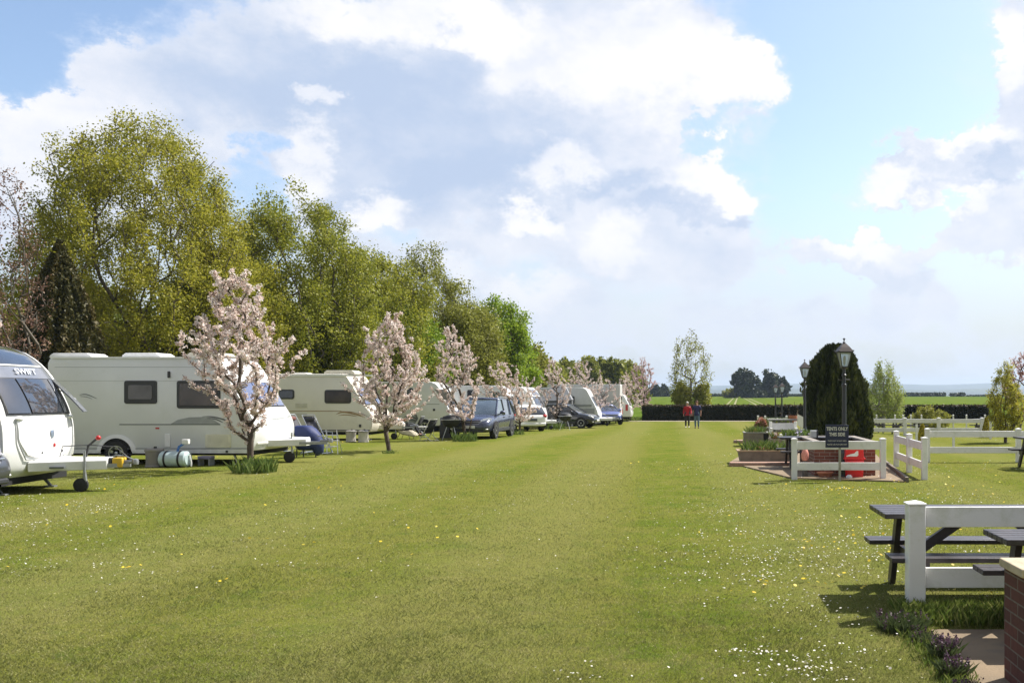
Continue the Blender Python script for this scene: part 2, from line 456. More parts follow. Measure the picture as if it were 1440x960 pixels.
# ------------------------------------------------------------------ vegetation
def seg_tubes(A, B, ra, rb, k=4):
    """frusta for many segments at once"""
    A = np.asarray(A, float); B = np.asarray(B, float); n = len(A)
    d = B - A; L = np.linalg.norm(d, axis=1, keepdims=True) + 1e-9; d = d / L
    ref = np.where(np.abs(d[:, 2:3]) < .9, np.array([[0, 0, 1.]]), np.array([[1., 0, 0]]))
    u = np.cross(d, ref); u /= np.linalg.norm(u, axis=1, keepdims=True); v = np.cross(d, u)
    an = np.arange(k) * 2 * math.pi / k
    ring = np.cos(an)[None, :, None] * u[:, None, :] + np.sin(an)[None, :, None] * v[:, None, :]
    VA = A[:, None, :] + ring * np.asarray(ra)[:, None, None]; VB = B[:, None, :] + ring * np.asarray(rb)[:, None, None]
    V = np.concatenate([VA, VB], 1).reshape(-1, 3)
    j = np.arange(k); base = (np.arange(n) * 2 * k)[:, None]
    Fc = np.stack([base + j, base + (j + 1) % k, base + k + (j + 1) % k, base + k + j], 2).reshape(-1, 4)
    return V, Fc


def quads(C, s, rng, up=None, aspect=1.6, flat=0.0):
    """randomly turned rhombic leaves at centres C, sizes s"""
    n = len(C)
    a = rng.normal(size=(n, 3)); a /= np.linalg.norm(a, axis=1, keepdims=True)
    if up is not None: a = a * (1 - flat) + np.asarray(up) * flat; a /= np.linalg.norm(a, axis=1, keepdims=True)
    b = np.cross(a, rng.normal(size=(n, 3))); b /= np.linalg.norm(b, axis=1, keepdims=True)
    s = np.asarray(s)[:, None]
    a = a * s * .5 * aspect; b = b * s * .5
    V = np.stack([C - a, C + b, C + a, C - b], 1).reshape(-1, 3)
    return V, np.arange(n * 4).reshape(n, 4)


def skeleton(rng, tips, trunk_top, base_r, seg=.5, rise=.35, forks=1, lean=(0, 0)):
    nodes = []; par = []; plen = []
    for f in range(forks):
        ang = rng.uniform(0, 6.28); sp = 0 if forks == 1 else .12
        n0 = 6
        for i in range(n0):
            t = i / (n0 - 1)
            nodes.append((math.cos(ang) * sp * (t * 2 + .3) * (forks > 1) + lean[0] * t, math.sin(ang) * sp * (t * 2 + .3) * (forks > 1) + lean[1] * t, trunk_top * t)); par.append(-1 if i == 0 else len(nodes) - 2); plen.append(trunk_top * t)
    NN = np.zeros((len(nodes) + len(tips) * 8, 3)); PL = np.zeros(len(NN)); k = len(nodes)
    NN[:k] = nodes; PL[:k] = plen
    order = np.argsort(np.linalg.norm(tips - np.array([0, 0, trunk_top * .6]), axis=1))
    for ti in order:
        t = tips[ti]
        d = np.linalg.norm(NN[:k] - t, axis=1)
        cost = d + rise * PL[:k] + np.maximum(0, NN[:k, 2] - t[2] + .25 * d) * 1.3
        j = int(np.argmin(cost)); s = NN[j].copy(); L = d[j]
        m = min(7, max(1, int(L / seg)))
        bow = np.array([0, 0, .10 * L]) + rng.normal(size=3) * .018 * L
        for q in range(1, m + 1):
            if k >= len(NN): break
            f = q / m
            NN[k] = s + (t - s) * f + bow * math.sin(math.pi * f) * -1 * (.6 if t[2] > s[2] else -.4)
            par.append(j if q == 1 else k - 1); PL[k] = PL[j] + L * f if q == 1 else PL[k - 1] + L / m
            k += 1
    NN = NN[:k]; par = np.array(par[:k])
    w = np.zeros(k); child = np.zeros(k, bool); child[par[par >= 0]] = True
    w[~child] = 1
    for i in range(k - 1, -1, -1):
        if par[i] >= 0: w[par[i]] += w[i]
    r = (w / w.max()) ** .48 * base_r
    return NN, par, r, child


def make_tree(name, label, cat, loc, seed, H, rad, trunk, nt, nl, lsize, bark, leaf, prof, group=None, base_r=None, twig=.012, spread=.28, forks=1, shape=None, tintbase=.5, clumps=True,
              aspect=1.6, seg=.55, along=.5, crown_name='crown', rise=.35, k=4, lean=(0, 0), shell=.35, droop=0, offs=(0, 0)):
    """prof: crown outline as [(height fraction, radius fraction)]"""
    rng = np.random.default_rng(seed)
    root = thing(name, label, cat, loc, 0, group)
    ph = np.array([p[0] for p in prof]); pr = np.array([p[1] for p in prof])
    tips = []
    lob = [(rng.uniform(0, 6.28), rng.uniform(.1, .95), rng.uniform(.7, 1.12)) for _ in range(14)]
    while len(tips) < nt:
        h = rng.uniform(ph[0], ph[-1]); rr = np.interp(h, ph, pr)
        if rng.uniform() > rr / pr.max(): continue
        a = rng.uniform(0, 2 * math.pi); q = (rng.uniform(shell, 1)) ** .6
        lump = 1 + .22 * mnoise.noise(Vector((math.cos(a) * 1.3, math.sin(a) * 1.3, h * 4 + seed)))
        lump += .25 * mnoise.noise(Vector((math.cos(a) * 3.3, math.sin(a) * 3.3, h * 9 + seed * 3)))
        R_ = rad * rr * q * lump
        tips.append((math.cos(a) * R_ + offs[0] * h, math.sin(a) * R_ + offs[1] * h, H * h * (1 + .03 * rng.normal())))
    tips = np.array(tips)
    NN, par, r, child = skeleton(rng, tips, trunk, base_r or H * .022, seg, rise, forks, lean)
    r = np.maximum(r, twig)
    e = par >= 0; A = NN[par[e]]; B = NN[e]; ra = r[par[e]] * np.where(r[par[e]] > r[e] * 1.6, .75, 1); rb = r[e]
    # the foot of the trunk goes a little into the ground
    V, Fc = seg_tubes(A, B, ra, rb, 6 if k > 4 else k)
    z0 = V[:, 2] < .02; V[z0, 2] -= .06
    npmesh('trunk', V, Fc, bark, root, smooth=True)
    # leaves in clumps on the outer twigs
    thin = rb < twig * 2.6
    A2, B2 = A[thin], B[thin]
    if len(A2) == 0: A2, B2 = A, B
    ci = rng.integers(0, len(A2), nl); t = rng.uniform(0, 1, nl)[:, None]
    C = A2[ci] + (B2[ci] - A2[ci]) * t
    clump = rng.normal(size=(len(A2), 3)) * spread * .5
    C = C + clump[ci] * (1 if clumps else 0) + rng.normal(size=(nl, 3)) * spread * (.62 if clumps else 1)
    if droop: C[:, 2] -= np.abs(rng.normal(size=nl)) * droop
    C = C[C[:, 2] > .15]; ci = ci[:len(C)]
    s = lsize * rng.uniform(.6, 1.35, len(C))
    V, Fc = quads(C, s, rng, aspect=aspect)
    ctint = rng.normal(size=len(A2)) * .16
    tint = np.clip(tintbase + ctint[ci] + rng.normal(size=len(C)) * .16, 0, 1)
    npmesh(crown_name, V, Fc, leaf, root, tint)
    return root


def blade_mesh(name, P, h, w, rng, material, parent=None, tint=None, lean=.35):
    """one bent blade (quad + tip) per point"""
    n = len(P); a = rng.uniform(0, 2 * math.pi, n); d = np.stack([np.cos(a), np.sin(a), np.zeros(n)], 1)
    b = rng.uniform(0, 2 * math.pi, n); l = np.stack([np.cos(b), np.sin(b), np.zeros(n)], 1) * (np.minimum(np.abs(rng.normal(size=n)), 1.5) * lean)[:, None] * h[:, None]
    up = np.zeros((n, 3)); up[:, 2] = h
    V = np.stack([P - d * w[:, None] * .5, P + d * w[:, None] * .5, P + up * .6 + l * .35 + d * w[:, None] * .35, P + up + l], 1).reshape(-1, 3)
    return npmesh(name, V, np.arange(4 * n).reshape(n, 4), material, parent, tint if tint is not None else np.clip(rng.normal(.5, .2, n), 0, 1))


bark_grey = mat('grey_bark', (.10, .085, .065), .9, var=.35, scale=9, bump=.5, bscale=30)
bark_brown = mat('brown_bark', (.075, .055, .04), .9, var=.35, scale=9, bump=.5, bscale=30)
bark_pale = mat('pale_silvery_bark', (.26, .24, .21), .85, var=.35, scale=7)
leaf_spring = leafmat('spring_leaf_yellow_green', (0.129, 0.154, 0.014), (0.269, 0.271, 0.025), (0.430, 0.389, 0.054), .45)
leaf_green = leafmat('spring_leaf_green', (0.126, 0.163, 0.019), (0.250, 0.266, 0.028), (0.389, 0.367, 0.047), .42)
leaf_bright = leafmat('spring_leaf_bright', (0.102, 0.174, 0.013), (0.205, 0.304, 0.021), (0.325, 0.395, 0.040), .48)
leaf_olive = leafmat('olive_leaf', (0.137, 0.146, 0.025), (0.225, 0.235, 0.034), (0.323, 0.326, 0.057), .35)
leaf_pale = leafmat('pale_young_leaf', (.20, .25, .05), (.30, .35, .085), (.38, .42, .15), .5)
leaf_dark = leafmat('dark_needle', (0.033, 0.037, 0.009), (0.062, 0.060, 0.014), (0.119, 0.086, 0.025), .15)
leaf_yew = leafmat('yew_needle', (0.016, 0.024, 0.007), (0.035, 0.048, 0.012), (0.095, 0.105, 0.022), .1)
leaf_far = leafmat('far_foliage', (0.023, 0.036, 0.016), (0.039, 0.055, 0.023), (0.065, 0.081, 0.034), .2)
leaf_wood = leafmat('woodland_foliage', (0.109, 0.136, 0.020), (0.193, 0.214, 0.029), (0.301, 0.305, 0.046), .3)
petal = leafmat('blossom_petal', (.44, .25, .17), (.72, .585, .525), (.86, .80, .765), .35, .6)
petal_pink = leafmat('pink_blossom', (.40, .18, .17), (.60, .42, .42), (.78, .66, .66), .3, .6)
leaf_blade = leafmat('daffodil_leaf', (.055, .105, .022), (.115, .175, .035), (.24, .27, .075), .3)

DOME = [(.05, .85), (.2, .98), (.4, 1), (.6, .95), (.76, .80), (.9, .52), (1, .16)]
ROUND = [(.12, .35), (.22, .75), (.36, 1.0), (.55, .98), (.72, .80), (.86, .52), (.95, .28), (1.0, .1)]
OVAL = [(.15, .3), (.3, .8), (.5, 1), (.7, .88), (.85, .55), (1.0, .12)]


def zt(px, py, D): return Vector((XW(px, D), D, gz(D)))

# the belt of large trees behind the caravans: (centre px, depth, top py, half width px, label, leaf, bark, number of twigs, leaves, tint)
def big(px, D, top, hw, label, leaf, bark, seed, nt, nl, ls, name='broadleaf_tree', prof=DOME, tint=.5, spread=.3, shell=.35, trunk=.2, twig=.011, rise=.55, group='large trees behind the caravans'):
    H = (ZW(top, D) - gz(D)) * .93; rad = hw / F * D
    return make_tree(name, label, 'tree', zt(px, 0, D), seed, H, rad, H * trunk, nt, nl, ls, bark, leaf, prof, group, twig=twig, tintbase=tint, spread=spread, shell=shell, rise=rise)

big(203, 40, 147, 180, 'largest yellow-green tree behind the caravans, tall rounded crown of many fine limbs', leaf_spring, bark_grey, 3, 1500, 200000, .066, tint=.64, spread=.34, prof=[(.05, .65), (.2, .92), (.36, 1.0), (.52, .95), (.68, .80), (.82, .62), (.93, .40), (1.0, .14)])
big(412, 46, 256, 122, 'green tree just right of the largest one, behind the second caravan', leaf_green, bark_grey, 5, 800, 120000, .078, tint=.5, spread=.38)
big(512, 54, 332, 108, 'mid green tree in the middle of the belt above the beige caravan', leaf_green, bark_grey, 7, 640, 90000, .09, tint=.55, spread=.42)
big(598, 62, 338, 78, 'olive tree with an open twiggy flat top, tallest in the far half of the belt', leaf_olive, bark_brown, 9, 560, 55000, .095, tint=.55, spread=.45, shell=.2, name='open_topped_tree')
big(660, 60, 415, 56, 'brownish olive tree between the open topped tree and the bright green one', leaf_olive, bark_brown, 11, 340, 50000, .10, tint=.6, spread=.45)
big(700, 66, 412, 54, 'bright fresh green tree at the right end of the belt', leaf_bright, bark_brown, 13, 360, 60000, .105, tint=.6, spread=.4)
big(566, 56, 420, 75, 'bright yellow-green bushy tree low in front of the open topped tree', leaf_bright, bark_brown, 17, 320, 56000, .095, tint=.42, spread=.42)
big(752, 86, 484, 30, 'small pale olive tree fading at the end of the belt', leaf_olive, bark_brown, 19, 120, 8000, .22, tint=.85, spread=.5)
big(330, 44, 330, 90, 'lower green tree filling the gap between the two biggest crowns', leaf_spring, bark_grey, 23, 480, 75000, .08, tint=.4, spread=.4)
big(474, 50, 400, 70, 'dark green low tree behind the roof of the beige caravan', leaf_green, bark_grey, 29, 320, 46000, .09, tint=.25, spread=.4)
big(120, 52, 380, 120, 'dark understorey tree behind the brown conifer', leaf_green, bark_grey, 31, 240, 24000, .17, tint=.15, spread=.5)
big(270, 50, 400, 130, 'dark green understorey tree low behind the largest tree', leaf_green, bark_grey, 37, 260, 26000, .17, tint=.15, spread=.5)
big(10, 44, 400, 90, 'olive bush behind the bare tree at the far left', leaf_olive, bark_grey, 41, 160, 12000, .15, tint=.5, spread=.45)
big(640, 66, 470, 90, 'low dark olive tree behind the motorhome roof', leaf_olive, bark_grey, 43, 160, 14000, .2, tint=.3, spread=.5)

# bare tree at the left edge
make_tree('bare_tree', 'almost leafless thin tree with reddish buds at the far left edge', 'tree', zt(6, 0, 30), 51, ZW(235, 30), 1.25, 2.4, 420, 5200, .05, bark_grey, leafmat('reddish_bud', (.12, .06, .045), (.20, .11, .08), (.26, .17, .10), .2), OVAL, twig=.007, spread=.16, seg=.5, rise=.45, base_r=.11)


def conifer(name, label, loc, H, rad, n, ls, leaf, prof, seed, cat='tree', aspect=2.6, core=.8, group=None, vertical=.5, lump=.12, mcore=None):
    rng = np.random.default_rng(seed); root = thing(name, label, cat, loc, 0, group)
    ph = [p[0] for p in prof]; pr = [p[1] for p in prof]
    mb = MB(); mb.tube([(0, 0, -.05), (0, 0, H * .5)], [.16, .08], 8); mb.build('trunk', bark_brown, root)
    h = rng.uniform(0, 1, n * 2); rr = np.interp(h, ph, pr); keep = rng.uniform(size=n * 2) < (rr / max(pr) + .08); h = h[keep][:n]; rr = rr[keep][:n]
    a = rng.uniform(0, 2 * math.pi, len(h))
    lm = np.array([1 + lump * mnoise.noise(Vector((math.cos(x) * 2.6, math.sin(x) * 2.6, y * 3 + seed))) + lump * .9 * mnoise.noise(Vector((math.cos(x) * 7, math.sin(x) * 7, y * 6 + seed))) for x, y in zip(a, h)])
    q = rng.uniform(.72, 1.03, len(h)) * lm
    C = np.stack([np.cos(a) * rr * rad * q, np.sin(a) * rr * rad * q, h * H], 1)
    up = np.stack([np.cos(a) * .25, np.sin(a) * .25, np.ones(len(a))], 1)
    V, Fc = quads(C, ls * rng.uniform(.6, 1.3, len(C)), rng, up=up, aspect=aspect, flat=vertical)
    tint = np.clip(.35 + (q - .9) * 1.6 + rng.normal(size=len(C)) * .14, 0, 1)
    cr = npmesh('crown', V, Fc, leaf, root, tint)
    mb = MB(); mb.lathe([(max(.02, np.interp(t, ph, pr) * rad * core), H * t) for t in np.linspace(.02, .97, 14)], 14)  # solid dark core added inside the crown to block light
    mb.build('dark_core', mcore or mat('dark_core', (.012, .016, .008), .95, var=.4, scale=4), cr)
    return root

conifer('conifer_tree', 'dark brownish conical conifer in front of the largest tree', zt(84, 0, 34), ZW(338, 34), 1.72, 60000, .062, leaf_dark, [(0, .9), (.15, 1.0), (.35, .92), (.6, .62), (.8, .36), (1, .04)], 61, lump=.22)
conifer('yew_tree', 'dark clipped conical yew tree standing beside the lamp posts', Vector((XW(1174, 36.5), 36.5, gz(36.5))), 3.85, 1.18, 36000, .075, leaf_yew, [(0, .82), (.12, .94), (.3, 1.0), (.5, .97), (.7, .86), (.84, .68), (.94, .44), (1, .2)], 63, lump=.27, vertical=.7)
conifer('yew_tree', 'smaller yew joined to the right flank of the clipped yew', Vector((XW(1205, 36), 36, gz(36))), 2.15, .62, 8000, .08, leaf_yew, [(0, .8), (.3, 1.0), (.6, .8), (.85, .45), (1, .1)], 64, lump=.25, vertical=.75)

# clipped hedge
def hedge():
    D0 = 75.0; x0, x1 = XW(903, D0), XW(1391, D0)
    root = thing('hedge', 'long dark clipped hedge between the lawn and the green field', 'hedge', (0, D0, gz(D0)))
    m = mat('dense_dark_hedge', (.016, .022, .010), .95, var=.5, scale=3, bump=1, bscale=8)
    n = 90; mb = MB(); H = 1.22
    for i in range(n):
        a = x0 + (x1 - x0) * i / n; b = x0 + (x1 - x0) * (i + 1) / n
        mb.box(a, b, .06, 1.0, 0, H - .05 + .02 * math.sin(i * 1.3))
    V = mb.build('dark_core', m, root, ang=0)
    rng = np.random.default_rng(5)
    def face(k, ax):
        X = rng.uniform(x0, x1, k)
        if ax == 'f': return np.stack([X, rng.normal(.03, .04, k), rng.uniform(0, H, k)], 1)
        return np.stack([X, rng.uniform(0, 1.05, k), rng.normal(H, .06, k)], 1)
    C = face(34000, 'f'); V, Fc = quads(C, .11 * rng.uniform(.6, 1.3, len(C)), rng)
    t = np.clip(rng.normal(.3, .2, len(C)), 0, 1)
    C2 = face(16000, 't'); V2, F2 = quads(C2, .11 * rng.uniform(.6, 1.3, len(C2)), rng)
    npmesh('leaves', np.concatenate([V, V2]), np.concatenate([Fc, F2 + len(V)]), leafmat('hedge_leaf', (.012, .018, .007), (.026, .032, .012), (.13, .085, .03), .15), root,
           np.concatenate([t, np.clip(rng.normal(.72, .2, len(C2)), 0, 1)]))  # top leaves tinted lighter and browner, painting in the lit top edge
hedge()

# birch and its low growth beyond the hedge
make_tree('birch_tree', 'tall airy birch with thin pale green leaves standing behind the hedge', 'tree', zt(971, 0, 88), 71, ZW(463, 88) - gz(88), 2.15, 5.5, 420, 5200, .095, bark_brown, leaf_olive, [(.16, .75), (.3, 1), (.5, 1.0), (.7, .85), (.88, .55), (1, .15)], twig=.016, spread=.2, tintbase=.95, shell=.5, droop=.3, seg=.6, rise=.1, base_r=.13)
for px, hw, lb in ((958, 11, 'low olive bush left of the birch trunk'), (987, 11, 'low olive bush right of the birch trunk')):
    make_tree('shrub', lb, 'shrub', zt(px, 0, 87), 72 + px, 3.1, hw / F * 87 * 1.1, .5, 60, 3200, .14, bark_brown, leaf_olive, [(.3, .5), (.55, 1), (.8, .9), (1, .4)], spread=.25, tintbase=.8)

# right hand trees
make_tree('weeping_tree', 'pale fresh green drooping tree right of the dark yew', 'tree', zt(1243, 0, 58), 81, ZW(503, 58) - gz(58), 1.55, 1.6, 260, 11000, .062, bark_pale, leaf_pale, [(.25, .9), (.4, 1), (.6, .72), (.8, .4), (1, .1)], twig=.012, spread=.18, droop=.35, tintbase=.45)
make_tree('weeping_tree', 'small pale green tree peeping out between the yew and the drooping tree', 'tree', zt(1216, 0, 60), 82, 3.6, .6, 1.0, 60, 3200, .065, bark_pale, leaf_pale, OVAL, twig=.012, spread=.18, droop=.3, tintbase=.4)
make_tree('round_shrub', 'low spreading olive shrub behind the far white fence', 'shrub', zt(1309, 0, 50), 83, 1.28, 1.15, .2, 160, 14000, .05, bark_brown, leaf_olive, [(.2, .8), (.5, 1), (.8, .9), (1, .55)], spread=.1, tintbase=.8)
make_tree('poplar_tree', 'narrow upright yellow-green tree near the right edge behind the fence', 'tree', zt(1414, 0, 33), 85, ZW(508, 33), .66, .9, 260, 10500, .038, bark_brown, leaf_spring, [(.15, .5), (.3, .95), (.5, 1), (.7, .68), (.86, .34), (1, .08)], spread=.10, tintbase=.8, twig=.005, seg=.4, rise=.7)
make_tree('blossom_tree', 'thin half bare pink budding tree at the right edge beside the upright tree', 'tree', zt(1434, 0, 40), 86, ZW(497, 40) - gz(40), .75, 1.0, 110, 1800, .06, bark_brown, petal_pink, OVAL, spread=.09, tintbase=.4, twig=.008, seg=.35, crown_name='blossom')

# far field edge
for i, (px, D, top, hw, lb) in enumerate([(1049, 330, 519, 19, 'larger of the two dark round trees far out at the field edge'), (1084, 345, 526, 14, 'dark tree with a split crown at the field edge behind the small lamps'), (1097, 350, 532, 9, 'right lobe tree joined to the split crowned tree at the field edge'),
                                          (922, 420, 545, 6, 'tiny dark tree left of the birch on the horizon'), (933, 425, 547, 6, 'second tiny dark tree left of the birch on the horizon')]):
    make_tree('field_tree', lb, 'tree', zt(px, 0, D), 90 + i, ZW(top, D) - gz(D), hw / F * D, 2, 90, 6000, .75 * D / 330, bark_brown, leaf_far, [(.1, .6), (.3, .95), (.5, 1), (.75, .75), (.92, .45), (1, .2)], 'trees at the far field edge', spread=.9, shell=.1, twig=.05, seg=2, tintbase=.4)
for i, (px, top, hw, lb) in enumerate([(1027, 548, 14, 'pale grey bush left of the large far tree'), (1068, 552, 8, 'small bush between the two far trees')]):
    make_tree('field_bush', lb, 'shrub', zt(px, 0, 335), 96 + i, ZW(top, 335) - gz(335), hw / F * 335, .5, 50, 2500, .6, bark_brown, leaf_olive if i == 0 else leaf_far, OVAL, 'bushes at the far field edge', spread=.6, twig=.05, seg=2)
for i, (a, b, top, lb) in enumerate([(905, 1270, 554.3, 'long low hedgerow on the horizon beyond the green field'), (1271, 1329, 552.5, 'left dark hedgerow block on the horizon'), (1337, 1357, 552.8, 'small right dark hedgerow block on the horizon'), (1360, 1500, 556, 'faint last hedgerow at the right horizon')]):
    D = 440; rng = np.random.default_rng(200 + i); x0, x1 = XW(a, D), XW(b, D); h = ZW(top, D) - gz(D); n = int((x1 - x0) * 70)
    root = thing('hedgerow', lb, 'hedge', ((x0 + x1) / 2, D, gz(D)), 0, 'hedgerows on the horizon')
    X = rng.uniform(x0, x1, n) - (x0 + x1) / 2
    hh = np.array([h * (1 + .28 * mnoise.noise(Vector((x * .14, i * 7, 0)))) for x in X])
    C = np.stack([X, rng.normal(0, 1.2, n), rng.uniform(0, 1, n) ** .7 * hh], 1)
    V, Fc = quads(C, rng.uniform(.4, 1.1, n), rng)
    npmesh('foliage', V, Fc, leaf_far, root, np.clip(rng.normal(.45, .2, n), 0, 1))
    mb = MB(); mb.box(x0 - (x0 + x1) / 2, x1 - (x0 + x1) / 2, -1, 1, 0, h * .75); mb.build('dark_core', mat('hedgerow_core', (.02, .03, .014), .95, var=.4, scale=.3), root)

# the wood closing the view behind the row
for i, (px, D, top, hw, t, lb) in enumerate([(775, 150, 512, 24, .6, 'leftmost round tree of the far wood'), (800, 160, 506, 22, .5, 'second tree of the far wood beside the pale one'), (826, 165, 502, 24, .55, 'broad topped tree of the far wood left of its middle'),
                                             (848, 170, 508, 18, .25, 'darker tree in a dip of the far wood'), (866, 168, 504, 22, .4, 'rounded tree in the right half of the far wood'), (884, 175, 510, 18, .7, 'yellowish tree near the right end of the far wood'),
                                             (896, 178, 520, 11, .3, 'last low tree at the right end of the far wood')]):
    make_tree('woodland_tree', lb, 'tree', zt(px, 0, D), 110 + i, ZW(top, D) - gz(D), hw / F * D, 2.0, 120, 9000, .42, bark_brown, leaf_wood, [(.05, .8), (.25, 1), (.5, 1), (.75, .8), (.92, .5), (1, .2)], 'trees of the far wood', spread=.55, shell=.2, twig=.03, seg=1.2, tintbase=min(1, t + .25))


# ---- blossom trees of the row
def blossom(px, py, top, hw, seed, label, n, lean=(0, 0), forks=1, mat_=petal, prof=None, trunk=.24, offs=(0, 0), bn=0):
    p = place(px, py); D = p.y; H = (ZW(top, D) - p.z) * .96
    rng = np.random.default_rng(seed)
    prof = prof or [(.19, .35), (.30, .75), (.44, 1.0), (.60, .98), (.75, .78), (.88, .5), (1.0, .16)]
    root = thing('blossom_tree', label, 'tree', p, 0, 'blossoming trees along the caravan row')
    rad = hw / F * D
    tips = []; ph = [q[0] for q in prof]; pr = [q[1] for q in prof]
    while len(tips) < n:
        h = rng.uniform(ph[0], ph[-1]); rr = np.interp(h, ph, pr)
        if rng.uniform() > rr + .35: continue
        a = rng.uniform(0, 2 * math.pi); q = rng.uniform(.0, 1) ** .55
        l = 1 + .75 * mnoise.noise(Vector((math.cos(a) * 1.9, math.sin(a) * 1.9, h * 5 + seed)))
        if rng.uniform() < .07: l *= 1.3; h = min(1.04, h * 1.07)
        tips.append((math.cos(a) * rad * rr * q * l + offs[0] * h, math.sin(a) * rad * rr * q * l + offs[1] * h, H * h))
    NN, par, r, child = skeleton(rng, np.array(tips), H * trunk, .07 * H / 4.5, .3, .42, forks, lean)
    r = np.maximum(r, .0075); e = par >= 0; A, B = NN[par[e]], NN[e]; ra = r[par[e]]; rb = r[e]; ra = np.where(ra > rb * 1.6, ra * .75, ra)
    V, Fc = seg_tubes(A, B, ra, rb, 6); V[V[:, 2] < .02, 2] -= .06
    npmesh('trunk', V, Fc, bark_brown, root, smooth=True)
    thin = (rb < .022 * H / 4.5) & (B[:, 2] > H * ph[0])
    if thin.sum() < 5: thin = B[:, 2] > H * ph[0]
    A2, B2 = A[thin], B[thin]
    L = np.linalg.norm(B2 - A2, axis=1); pk = L / L.sum()
    nc = int(n * 6.5); ci = rng.choice(len(A2), nc, p=pk); cc = A2[ci] + (B2[ci] - A2[ci]) * rng.uniform(0, 1, (nc, 1)) + rng.normal(size=(nc, 3)) * .03
    per = 13; C = np.repeat(cc, per, 0); dd = rng.normal(size=C.shape); dd /= np.linalg.norm(dd, axis=1, keepdims=True)
    C = C + dd * rng.uniform(.015, .062, (len(C), 1)) * (H / 4.5)
    Vq, Fq = quads(C, .043 * rng.uniform(.6, 1.25, len(C)), rng, aspect=1.1)
    ct = np.repeat(rng.normal(.68, .17, nc), per); tint = np.clip(ct + rng.normal(size=len(C)) * .17, 0, 1)
    npmesh('blossom', Vq, Fq, mat_, root, tint)
    return root

def clump(px, py, r, h, n, seed, label, flowers=0):
    p = place(px, py); rng = np.random.default_rng(seed)
    root = thing('daffodil_clump', label, 'plant', p, 0, 'leafy clumps at the feet of the blossom trees')
    a = rng.uniform(0, 6.28, n); q = np.sqrt(rng.uniform(0, 1, n)) * r
    P = np.stack([np.cos(a) * q, np.sin(a) * q, np.full(n, -.01)], 1)
    blade_mesh('leaves', P, h * rng.uniform(.25, 1.15, n), np.full(n, .015), rng, leaf_blade, root, lean=.5)
    return root

blossom(352, 660, 378, 82, 301, 'tallest and nearest blossom tree, in front of the second caravan', 330, offs=(-.45, 0), prof=[(.20, .18), (.30, .38), (.42, .72), (.54, 1.0), (.66, .95), (.78, .66), (.9, .45), (1.0, .2)])
blossom(549, 634, 433, 58, 302, 'thick trunked dense blossom tree in front of the beige caravan', 350, forks=2)
blossom(656, 618, 451, 38, 303, 'narrow blossom tree in front of the blue-grey car', 210, offs=(-.7, 0), forks=2)
blossom(731, 610, 503, 48, 304, 'low broad blossom tree right of the blue-grey car, leaning left', 260, offs=(-.9, 0))
blossom(782, 602, 498, 22, 305, 'slim blossom tree beside the round barbecue cover and dark car', 130, offs=(-.2, 0))
blossom(824, 598, 504, 38, 306, 'blossom tree with a broad crown in front of the pale caravan', 200, offs=(-.4, 0))
blossom(848, 596, 530, 24, 307, 'low blossom tree overlapping the boxy trailer on its left', 130, offs=(.2, 0))
blossom(866, 595, 538, 20, 308, 'leaning blossom tree with a bare slanting stem before the boxy trailer', 90, offs=(-1.0, 0), trunk=.4)
blossom(887, 592, 521, 21, 309, 'blossom tree at the right edge of the boxy trailer', 130, offs=(-.4, 0))
blossom(876, 590, 526, 12, 310, 'small blossom tree crowded behind the right corner of the trailer', 80)
blossom(905, 590, 502, 19, 311, 'last upright feathery pink blossom tree of the row, next to the hedge', 230, mat_=petal_pink, prof=[(.15, .3), (.35, .8), (.6, 1), (.8, .9), (.92, .6), (1, .3)])
blossom(-9, 655, 398, 12, 312, 'blossom branches just entering at the left edge above the front caravan', 60)

clump(358, 664, .46, .36, 420, 401, 'thick green clump of leaves round the foot of the nearest blossom tree')
clump(549, 637, .25, .12, 130, 402, 'short green tuft round the thick trunked blossom tree')
clump(654, 620, .5, .36, 260, 403, 'leafy clump in front of the blue-grey car')
clump(729, 611, .3, .25, 120, 404, 'small leafy tuft right of the blue-grey car')
clump(780, 603, .6, .45, 220, 405, 'leafy clump at the slim blossom tree')
clump(824, 599, .7, .5, 260, 406, 'wide leafy clump at the broad crowned blossom tree')
clump(888, 592, .8, .4, 220, 407, 'leafy strip by the trailer corner')
clump(905, 591, .7, .4, 220, 408, 'leafy strip at the last pink tree')
# ------------------------------------------------------------------ grass blades and lawn flowers
rng = np.random.default_rng(77)
leaf_grass = leafmat('grass_blade', (.112, .138, .030), (.196, .202, .060), (.41, .37, .17), .35)
def in_view(n, d0, d1, power=1.0, mx=60):
    u = rng.uniform(0, 1, n); D = 1 / (1 / d0 + u * (1 / d1 - 1 / d0))       # denser near the eye
    px = rng.uniform(-mx, 1440 + mx, n)
    return np.stack([(px - PX0) / F * D, D, np.zeros(n)], 1)

P = in_view(380000, 5.0, 24)
keep = ~((P[:, 0] > 1.62 + (P[:, 1] - 5.4) * .1) & (P[:, 1] < 6.62))            # not on the paved strip
P = P[keep]; n = len(P); D = P[:, 1]
nv = np.array([mnoise.noise(Vector((x * .8, y * .8, 0))) + .6 * mnoise.noise(Vector((x * 2.3, y * 2.3, 4))) for x, y in P[:, :2]])
h = rng.uniform(.006, .022, n) * (1 + .35 * nv); wd = np.maximum(.003, D * .00045)
nf = np.array([mnoise.noise(Vector((x * 5, y * 5, 9))) for x, y in P[:, :2]])
tint = np.clip(.5 - nv * .22 + nf * .35 + rng.normal(size=n) * .2, 0, 1)
g = blade_mesh('grass_blades', P, h, wd, rng, leaf_grass, tint=tint, lean=.9); tag(g, 'short mown grass blades over the near lawn', 'grass', kind='stuff')
